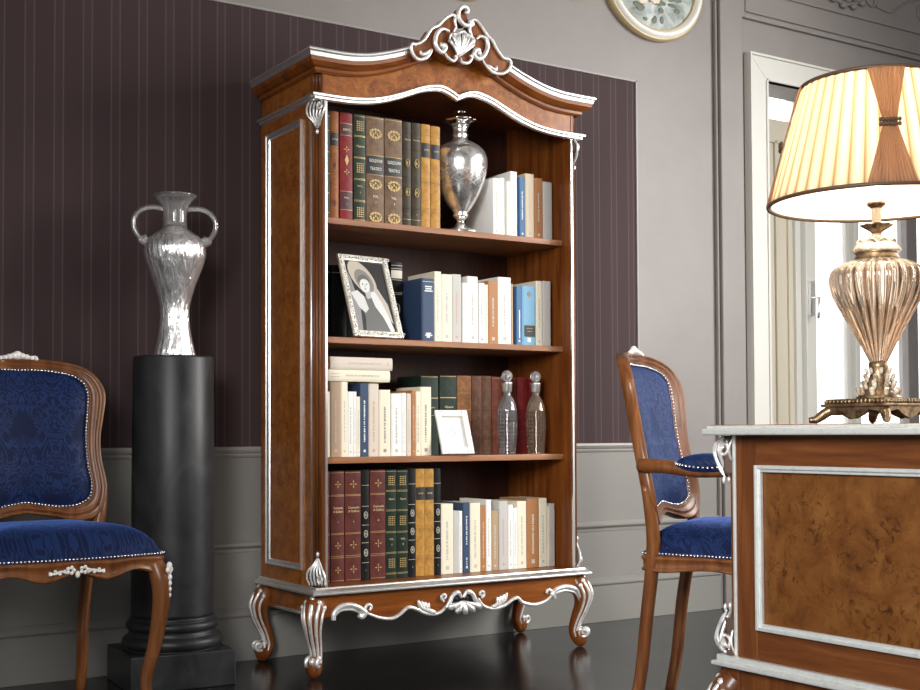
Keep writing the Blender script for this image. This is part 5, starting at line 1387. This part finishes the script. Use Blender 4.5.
# ------------------------------------------------------------------ table lamp
def lamp():
    T = thing('table_lamp', 'table lamp with pleated gold shade and amber glass urn base on the desk', 'lamp', (-0.110, -1.880, 0.8306))
    k = 0.002262
    br = mat('antique_bronze', (0.20, 0.125, 0.060), 0.38, 0.75); tb = NT(br)
    tb.base(tb.ramp(tb.noise(tb.mapping((1, 1, 1)), 50, 5, 0.7), [(0.35, (0.07, 0.04, 0.02)), (0.65, (0.33, 0.23, 0.13))]))
    ivory = mat('aged_ivory_enamel', (0.62, 0.55, 0.42), 0.4); ti = NT(ivory)
    ti.base(ti.ramp(ti.noise(ti.mapping((1, 1, 1)), 45, 4, 0.7), [(0.35, (0.22, 0.14, 0.08)), (0.6, (0.68, 0.62, 0.50))]))
    # square stepped tray on scrolled feet, turned to the desk
    m = MB(); m.box(-36 * k, 36 * k, -36 * k, 36 * k, 20 * k, 25 * k); m.box(-40 * k, 40 * k, -40 * k, 40 * k, 17 * k, 20 * k)
    base = m.build('base_tray', br, T, bevel=0.002)
    m = MB()
    for i in range(15):
        for (ax, ay) in ((1, 0), (0, 1)):
            for s in (-1, 1):
                u = (-34 + 68 * i / 14) * k
                m.ball((u if ax else s * 38 * k, s * 38 * k if ax else u, 22 * k), 1.9 * k, 1.9 * k, 2.4 * k, 6, 4)
    m.build('beading', br, base)
    for sx in (-1, 1):
        for sy in (-1, 1):
            m = MB(); P = catmull([(sx * 24 * k, sy * 24 * k, 15 * k), (sx * 33 * k, sy * 33 * k, 13.5 * k), (sx * 39 * k, sy * 39 * k, 8.5 * k), (sx * 43 * k, sy * 43 * k, 4.6 * k), (sx * 48 * k, sy * 48 * k, 4.0 * k)], 4)
            m.tube(P, [6 * k, 6 * k, 6 * k, 5.6 * k] + [5 * k] * (len(P) - 12) + [4.6 * k, 4.4 * k, 4.2 * k, 4.0 * k, 3.6 * k, 3.3 * k, 3.0 * k, 2.8 * k], 8)
            m.build('foot', br, T)
    for (ax, ay) in ((1, 0), (0, 1), (-1, 0), (0, -1)):
        m = MB(); q = [(-34, 17), (34, 17), (30, 12), (18, 14), (10, 9), (0, 5), (-10, 9), (-18, 14), (-30, 12)]
        m.prism([(a * k, b * k) for a, b in q], lambda a, b, d: (a * abs(ay) + ax * d, a * abs(ax) + ay * d, b), 33 * k, 37 * k)
        m.build('tray_apron', br, base)
    # leafy stem
    m = MB(); m.lathe([(22 * k, 25 * k), (22 * k, 27 * k), (14 * k, 32 * k), (11 * k, 42 * k), (8 * k, 50 * k), (9.5 * k, 57 * k), (9.5 * k, 61 * k), (6 * k, 63 * k)], seg=24)
    stem = m.build('stem', br, T)
    m = MB()
    for row, (z, r, nn, sz) in enumerate(((31, 17, 9, 6.2), (38, 13, 8, 6.0), (45, 11.5, 7, 5.5), (52, 10, 7, 4.6))):
        for i in range(nn):
            a = 2 * PI * (i + 0.5 * (row % 2)) / nn
            c = Vector((r * k * math.cos(a), r * k * math.sin(a), z * k)); o = Vector((math.cos(a), math.sin(a), 0))
            P = [c + Vector((0, 0, -sz * k * 0.6)), c + o * sz * k * 0.25, c + o * sz * k * 0.5 + Vector((0, 0, sz * k * 0.55)), c + o * sz * k * 0.8 + Vector((0, 0, sz * k * 0.35))]
            m.tube(catmull(P, 3), taper(10, sz * k * 0.42, 0.5, 0.3), 6)
    m.build('leaf_carving', ivory, stem)
    # ribbed amber glass urn
    prof = [(8.2, 61), (9.5, 64), (14, 73), (20, 85), (27, 98), (34, 111), (40, 122), (44, 132), (46, 142), (45.2, 150), (41, 156), (34, 160), (26, 163), (20, 165)]
    P = catmull([(a, b, 0) for a, b in prof], 3)
    g = mat('amber_smoked_glass', (0.80, 0.60, 0.42), 0.05, metal=0.08, trans=0.85, ior=1.25, coat=0.5)
    tg = NT(g); s = tg.n('SeparateXYZ'); tg.l(tg.tc.outputs['Object'], s.inputs[0])
    an = tg.math('ARCTAN2', s.outputs['Y'], s.outputs['X'])
    f = tg.math('SINE', tg.math('MULTIPLY', an, 26.0))
    tg.base(tg.ramp(tg.math('ADD', tg.math('MULTIPLY', f, 0.5), 0.5), [(0.05, (0.22, 0.12, 0.07)), (0.40, (0.72, 0.53, 0.37)), (0.95, (0.90, 0.78, 0.62))]))
    MB().lathe([(p.x * k, p.y * k) for p in P], seg=208, rip=lambda a, i: 1 + 0.022 * math.cos(26 * a)).build('glass_urn', g, T)
    MB().lathe([(21 * k, 163 * k), (22 * k, 166 * k), (20.5 * k, 168 * k), (20.5 * k, 170 * k), (22 * k, 171.5 * k), (18 * k, 172 * k)], seg=40).build('collar', br, T)
    m = MB().lathe([(22 * k, 171.5 * k), (23 * k, 173 * k), (22.5 * k, 175 * k), (18 * k, 181 * k), (11 * k, 186 * k), (5 * k, 189 * k), (3.5 * k, 192 * k)], seg=32, rip=lambda a, i: 1 + (0.05 * math.cos(9 * a) if 1 <= i <= 4 else 0))
    dm = m.build('dome_cap', ivory, T)
    m = MB()
    for i in range(9):
        a = 2 * PI * i / 9; sp = spiral((0, 0), 4.5 * k, 0, 1.2, 0.2, 10)
        m.tube([((17 * k + v * 0.3) * math.cos(a) - u * math.sin(a), (17 * k + v * 0.3) * math.sin(a) + u * math.cos(a), 180 * k + v) for u, v in sp], 1.4 * k, 5)
    m.build('scroll_relief', ivory, dm)
    m = MB().lathe([(4 * k, 190 * k), (7 * k, 193 * k), (14.5 * k, 198.5 * k), (14 * k, 200 * k), (6 * k, 199 * k), (4.5 * k, 202 * k)], seg=40, rip=lambda a, i: 1 + (0.14 * math.cos(8 * a) if 2 <= i <= 3 else 0))
    m.build('drip_pan', br, T)
    MB().lathe([(4.5 * k, 200 * k), (4.5 * k, 216 * k), (5 * k, 217 * k)], seg=20).build('candle_sleeve', mat('cream_sleeve', (0.8, 0.72, 0.55), 0.5), T)
    MB().lathe([(5 * k, 216 * k), (9 * k, 219 * k), (9 * k, 222 * k), (5 * k, 223 * k)], seg=24).build('socket_cup', br, T)
    MB().lathe([(3 * k, 222 * k), (5 * k, 232 * k), (7 * k, 245 * k), (5 * k, 262 * k), (1 * k, 275 * k)], seg=16).build('bulb', mat('glowing_bulb', (1, 0.9, 0.75), 0.4, emit=(1.0, 0.86, 0.62), estr=18), T)
    # harp rod and spider carrying the shade
    zl, zh = 221.0, 339.5             # lower and upper rim
    rl, rh = 104.5, 71.5
    m = MB(); m.tube([(0, 0, 275 * k), (0, 0, (zh - 8) * k)], 1.4 * k, 8)
    for i in range(4):
        a = PI / 4 + PI / 2 * i
        m.tube([(0, 0, (zh - 8) * k), (rh * 0.97 * k * math.cos(a), rh * 0.97 * k * math.sin(a), (zh - 2) * k)], 1.2 * k, 6)
    m.build('shade_carrier', br, T)
    # pleated shade
    sh = bpy.data.materials.new('pleated_gold_silk'); sh.use_nodes = True; nt = sh.node_tree; nt.nodes.clear()
    N = nt.nodes.new; L = nt.links.new
    out = N('ShaderNodeOutputMaterial'); df = N('ShaderNodeBsdfDiffuse'); tr = N('ShaderNodeBsdfTranslucent'); mx = N('ShaderNodeMixShader')
    tc = N('ShaderNodeTexCoord'); sx = N('ShaderNodeSeparateXYZ'); L(tc.outputs['Object'], sx.inputs[0])
    at_ = N('ShaderNodeMath'); at_.operation = 'ARCTAN2'; L(sx.outputs['Y'], at_.inputs[0]); L(sx.outputs['X'], at_.inputs[1])
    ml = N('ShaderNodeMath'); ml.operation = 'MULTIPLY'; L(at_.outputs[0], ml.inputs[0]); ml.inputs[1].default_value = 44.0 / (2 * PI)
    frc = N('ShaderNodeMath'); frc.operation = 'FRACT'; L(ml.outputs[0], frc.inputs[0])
    rp = N('ShaderNodeValToRGB'); e = rp.color_ramp.elements  # pleat shading put into the silk colour: dark folds, pale crests
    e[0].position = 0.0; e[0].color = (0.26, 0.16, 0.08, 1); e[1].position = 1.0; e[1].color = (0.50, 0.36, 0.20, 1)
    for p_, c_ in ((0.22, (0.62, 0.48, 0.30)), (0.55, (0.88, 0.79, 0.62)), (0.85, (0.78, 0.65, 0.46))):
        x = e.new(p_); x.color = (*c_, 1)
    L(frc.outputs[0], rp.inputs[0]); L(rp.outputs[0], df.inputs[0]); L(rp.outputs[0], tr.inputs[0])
    mx.inputs[0].default_value = 0.62; L(df.outputs[0], mx.inputs[1]); L(tr.outputs[0], mx.inputs[2]); L(mx.outputs[0], out.inputs[0])
    def rad(z, off=0.0):
        t = (z - zl) / (zh - zl); return (rl + (rh - rl) * t + off)
    nseg = 44 * 8
    def pl(a):
        f = (a * 44 / (2 * PI)) % 1.0
        return 1.9 * (f if f < 0.8 else (1 - f) * 4) - 0.8
    m = MB(); rows = 10
    for i in range(rows + 1):
        z = zl + (zh - zl) * i / rows
        for j in range(nseg):
            a = 2 * PI * j / nseg; r = (rad(z) + pl(a) * (0.75 + 0.25 * (1 - i / rows))) * k
            m.v.append((r * math.cos(a), r * math.sin(a), z * k))
    for i in range(rows):
        for j in range(nseg):
            j2 = (j + 1) % nseg; m.f.append((i * nseg + j, i * nseg + j2, (i + 1) * nseg + j2, (i + 1) * nseg + j)); m.sm.append(True)
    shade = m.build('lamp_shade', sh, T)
    lin = bpy.data.materials.new('white_shade_lining'); lin.use_nodes = True; ln = lin.node_tree; ln.nodes.remove(ln.nodes['Principled BSDF'])
    d1 = ln.nodes.new('ShaderNodeBsdfDiffuse'); t1 = ln.nodes.new('ShaderNodeBsdfTranslucent'); m1 = ln.nodes.new('ShaderNodeMixShader')
    d1.inputs[0].default_value = (0.95, 0.93, 0.90, 1); t1.inputs[0].default_value = (0.95, 0.92, 0.86, 1); m1.inputs[0].default_value = 0.35
    ln.links.new(d1.outputs[0], m1.inputs[1]); ln.links.new(t1.outputs[0], m1.inputs[2]); ln.links.new(m1.outputs[0], ln.nodes['Material Output'].inputs[0])
    m = MB(); ns = 96
    for i in (0, 1):
        for j in range(ns):
            a = 2 * PI * j / ns; r = (rl - 2.4 if i == 0 else rh - 2.4) * k
            m.v.append((r * math.cos(a), r * math.sin(a), (zl + 0.5 if i == 0 else zh - 0.5) * k))
    for j in range(ns):
        j2 = (j + 1) % ns; m.f.append((j, j2, ns + j2, ns + j)); m.sm.append(True)
    m.build('inner_lining', lin, shade)
    trimm = mat('bronze_ribbon', (0.075, 0.040, 0.022), 0.5)
    for z, r in ((zl, rl + 0.6), (zh, rh + 0.4)):
        m = MB(); pts = [(r * k * math.cos(2 * PI * i / 96), r * k * math.sin(2 * PI * i / 96), z * k) for i in range(96)]
        m.tube(pts, 2.1 * k, 8, closed=True, ref=(0, 0, 1), flat=1.0); m.build('rim_ribbon', trimm, shade)
    # gathered bronze swags, each with a jewelled clasp
    sw = bpy.data.materials.new('bronze_organza'); sw.use_nodes = True; b = sw.node_tree.nodes['Principled BSDF']
    nt = sw.node_tree; N = nt.nodes.new; L = nt.links.new
    o2 = nt.nodes['Material Output']; df = N('ShaderNodeBsdfDiffuse'); tr = N('ShaderNodeBsdfTranslucent'); mx = N('ShaderNodeMixShader')
    nt.nodes.remove(b)
    df.inputs[0].default_value = (0.36, 0.20, 0.12, 1); tr.inputs[0].default_value = (0.42, 0.25, 0.16, 1); mx.inputs[0].default_value = 0.5
    L(df.outputs[0], mx.inputs[1]); L(tr.outputs[0], mx.inputs[2]); L(mx.outputs[0], o2.inputs[0])
    for q in range(4):
        ac = SWAG_A + q * PI / 2
        m = MB(); rows, cols = 16, 26; zc = zh - 0.49 * (zh - zl)
        for i in range(rows + 1):
            z = zl + 1 + (zh - zl - 2) * i / rows
            d = (z - zc) / (zh - zc) if z > zc else (zc - z) / (zc - zl)
            hw = 6.5 + (11.5 if z > zc else 17.0) * d ** 1.1
            for j in range(cols + 1):
                t = -1 + 2 * j / cols; r = rad(z, 2.6 + 0.45 * math.cos(j * PI))
                a = ac + t * hw / r
                m.v.append((r * k * math.cos(a), r * k * math.sin(a), z * k))
        for i in range(rows):
            for j in range(cols):
                a = i * (cols + 1) + j; m.f.append((a, a + 1, a + cols + 2, a + cols + 1)); m.sm.append(False)
        s_ = m.build('swag', sw, shade)
        m = MB()
        for i in range(-3, 4):
            for dz in (-2.2, 2.2):
                r = rad(zc, 5.0); a = ac + i * 2.9 / r
                m.ball((r * k * math.cos(a), r * k * math.sin(a), (zc + dz) * k), 1.8 * k, 1.8 * k, 2.2 * k, 8, 6)
        m.build('clasp', trimm, s_)
    l = bpy.data.lights.new('lamp_bulb_light', 'POINT'); l.energy = LAMP_W; l.color = (1.0, 0.86, 0.66); l.shadow_soft_size = 0.03
    lo = bpy.data.objects.new('lamp_bulb_light', l); COL.objects.link(lo); lo.parent = T; lo.location = (0, 0, 290 * k)
    return T

# ------------------------------------------------------------------ round pictures high on the wall
def roundel(label, cx, cz, rx, rz, wood_=False):
    T = thing('oval_picture', label, 'picture', (cx, YW, cz))
    white = mat('ivory_gilt_frame', (0.86, 0.85, 0.79), 0.3); gold = mat('frame_gilding', (0.55, 0.44, 0.26), 0.4, 0.3)
    def ring(r0, r1, d0, d1, m, name, par):
        mb = MB(); n = 96; R = 8
        for i in range(n):
            a = 2 * PI * i / n
            for j in range(R):
                t = j / (R - 1); f = r0 + (r1 - r0) * t
                mb.v.append((rx * f * math.cos(a), -(d0 + (d1 - d0) * math.sin(PI * t)), rz * f * math.sin(a)))
        for i in range(n):
            i2 = (i + 1) % n
            for j in range(R - 1): mb.f.append((i * R + j, i * R + j + 1, i2 * R + j + 1, i2 * R + j)); mb.sm.append(True)
        return mb.build(name, m, par)
    back = MB().prism([(rx * 0.99 * math.cos(2 * PI * i / 96), rz * 0.99 * math.sin(2 * PI * i / 96)) for i in range(96)], lambda a, b, d: (a, -d, b), 0.0, 0.020)
    back.build('backing', gold, T)
    ring(0.92, 1.0, 0.020, 0.034, gold, 'gilt_rim', T)
    f = ring(0.81, 0.97, 0.022, 0.050, white, 'white_frame', T)
    if wood_: return T
    ring(0.795, 0.825, 0.022, 0.034, gold, 'inner_rim', f)
    pm = mat('painted_ground', (0.5, 0.52, 0.5), 0.25); t = NT(pm)
    t.base(t.ramp(t.noise(t.mapping((1, 1, 1)), 9, 5, 0.6, 0.6), [(0.35, (0.20, 0.22, 0.20)), (0.5, (0.42, 0.47, 0.45)), (0.65, (0.62, 0.64, 0.60))]))
    pic = MB().prism([(rx * 0.81 * math.cos(2 * PI * i / 64), rz * 0.81 * math.sin(2 * PI * i / 64)) for i in range(64)], lambda a, b, d: (a, -d, b), 0.020, 0.024).build('painting', pm, T)
    R = random.Random(5)
    lf = MB()
    for i in range(34):
        a = R.uniform(0, 2 * PI); d = R.uniform(0.02, 0.13); x, z = d * 1.2 * math.cos(a), d * math.sin(a) - 0.055
        lf.ball((x, -0.0245, z), R.uniform(0.012, 0.03), 0.0015, R.uniform(0.008, 0.02), 8, 4)
    lf.build('painted_leaves', mat('painted_leaf', (0.13, 0.15, 0.11), 0.5), pic)
    for c, nm in (((0.72, 0.60, 0.52), 'blush'), ((0.80, 0.76, 0.66), 'cream')):
        fl = MB()
        for i in range(5):
            x, z = R.uniform(-0.09, 0.09), R.uniform(-0.13, 0.06)
            for p in range(7):
                a = 2 * PI * p / 7; fl.ball((x + 0.022 * math.cos(a), -0.0252, z + 0.019 * math.sin(a)), 0.018, 0.0022, 0.015, 8, 4)
            fl.ball((x, -0.0262, z), 0.010, 0.0022, 0.009, 8, 4)
        fl.build('painted_flowers', mat('painted_' + nm, c, 0.5), pic)
    return T

LAMP_W = 13.5
SWAG_A = -2.32
bookcase()
shelf_top(); shelf_second(); shelf_third(); shelf_bottom()
photo_frame(); white_frame(); shelf_vase()
decanter(0.2895, 0.145, (0.45, 0.50, 0.52), 'clear cut glass decanter with round stopper, the left of two on the third shelf', (0.92, 0.97, 1.0))
decanter(0.4230, 0.145, (0.62, 0.42, 0.26), 'amber tinted cut glass decanter with round stopper, the right of two on the third shelf', (0.98, 0.86, 0.70))
pedestal(); tall_vase()
chair('side_chair', 'walnut side chair with blue damask seat and back, left of the black column', (-1.452, 0.020, 0), 0.05, False)
chair('armchair', 'walnut armchair with blue damask upholstery and padded arms, behind the desk', (0.225, -1.072, 0), 0.547, True, 'armchair')
desk(); lamp()
roundel('oval floral painting in a white and gilt frame, high between bookcase and window', 1.360, 2.842, 0.298, 0.265)
roundel('small round gilt picture cut by the top edge, above the bookcase crest', 0.345, 2.70, 0.13, 0.125, True)
roundel('small gilt picture barely showing at the top edge, left of the floral painting', 0.905, 2.805, 0.13, 0.12, True)
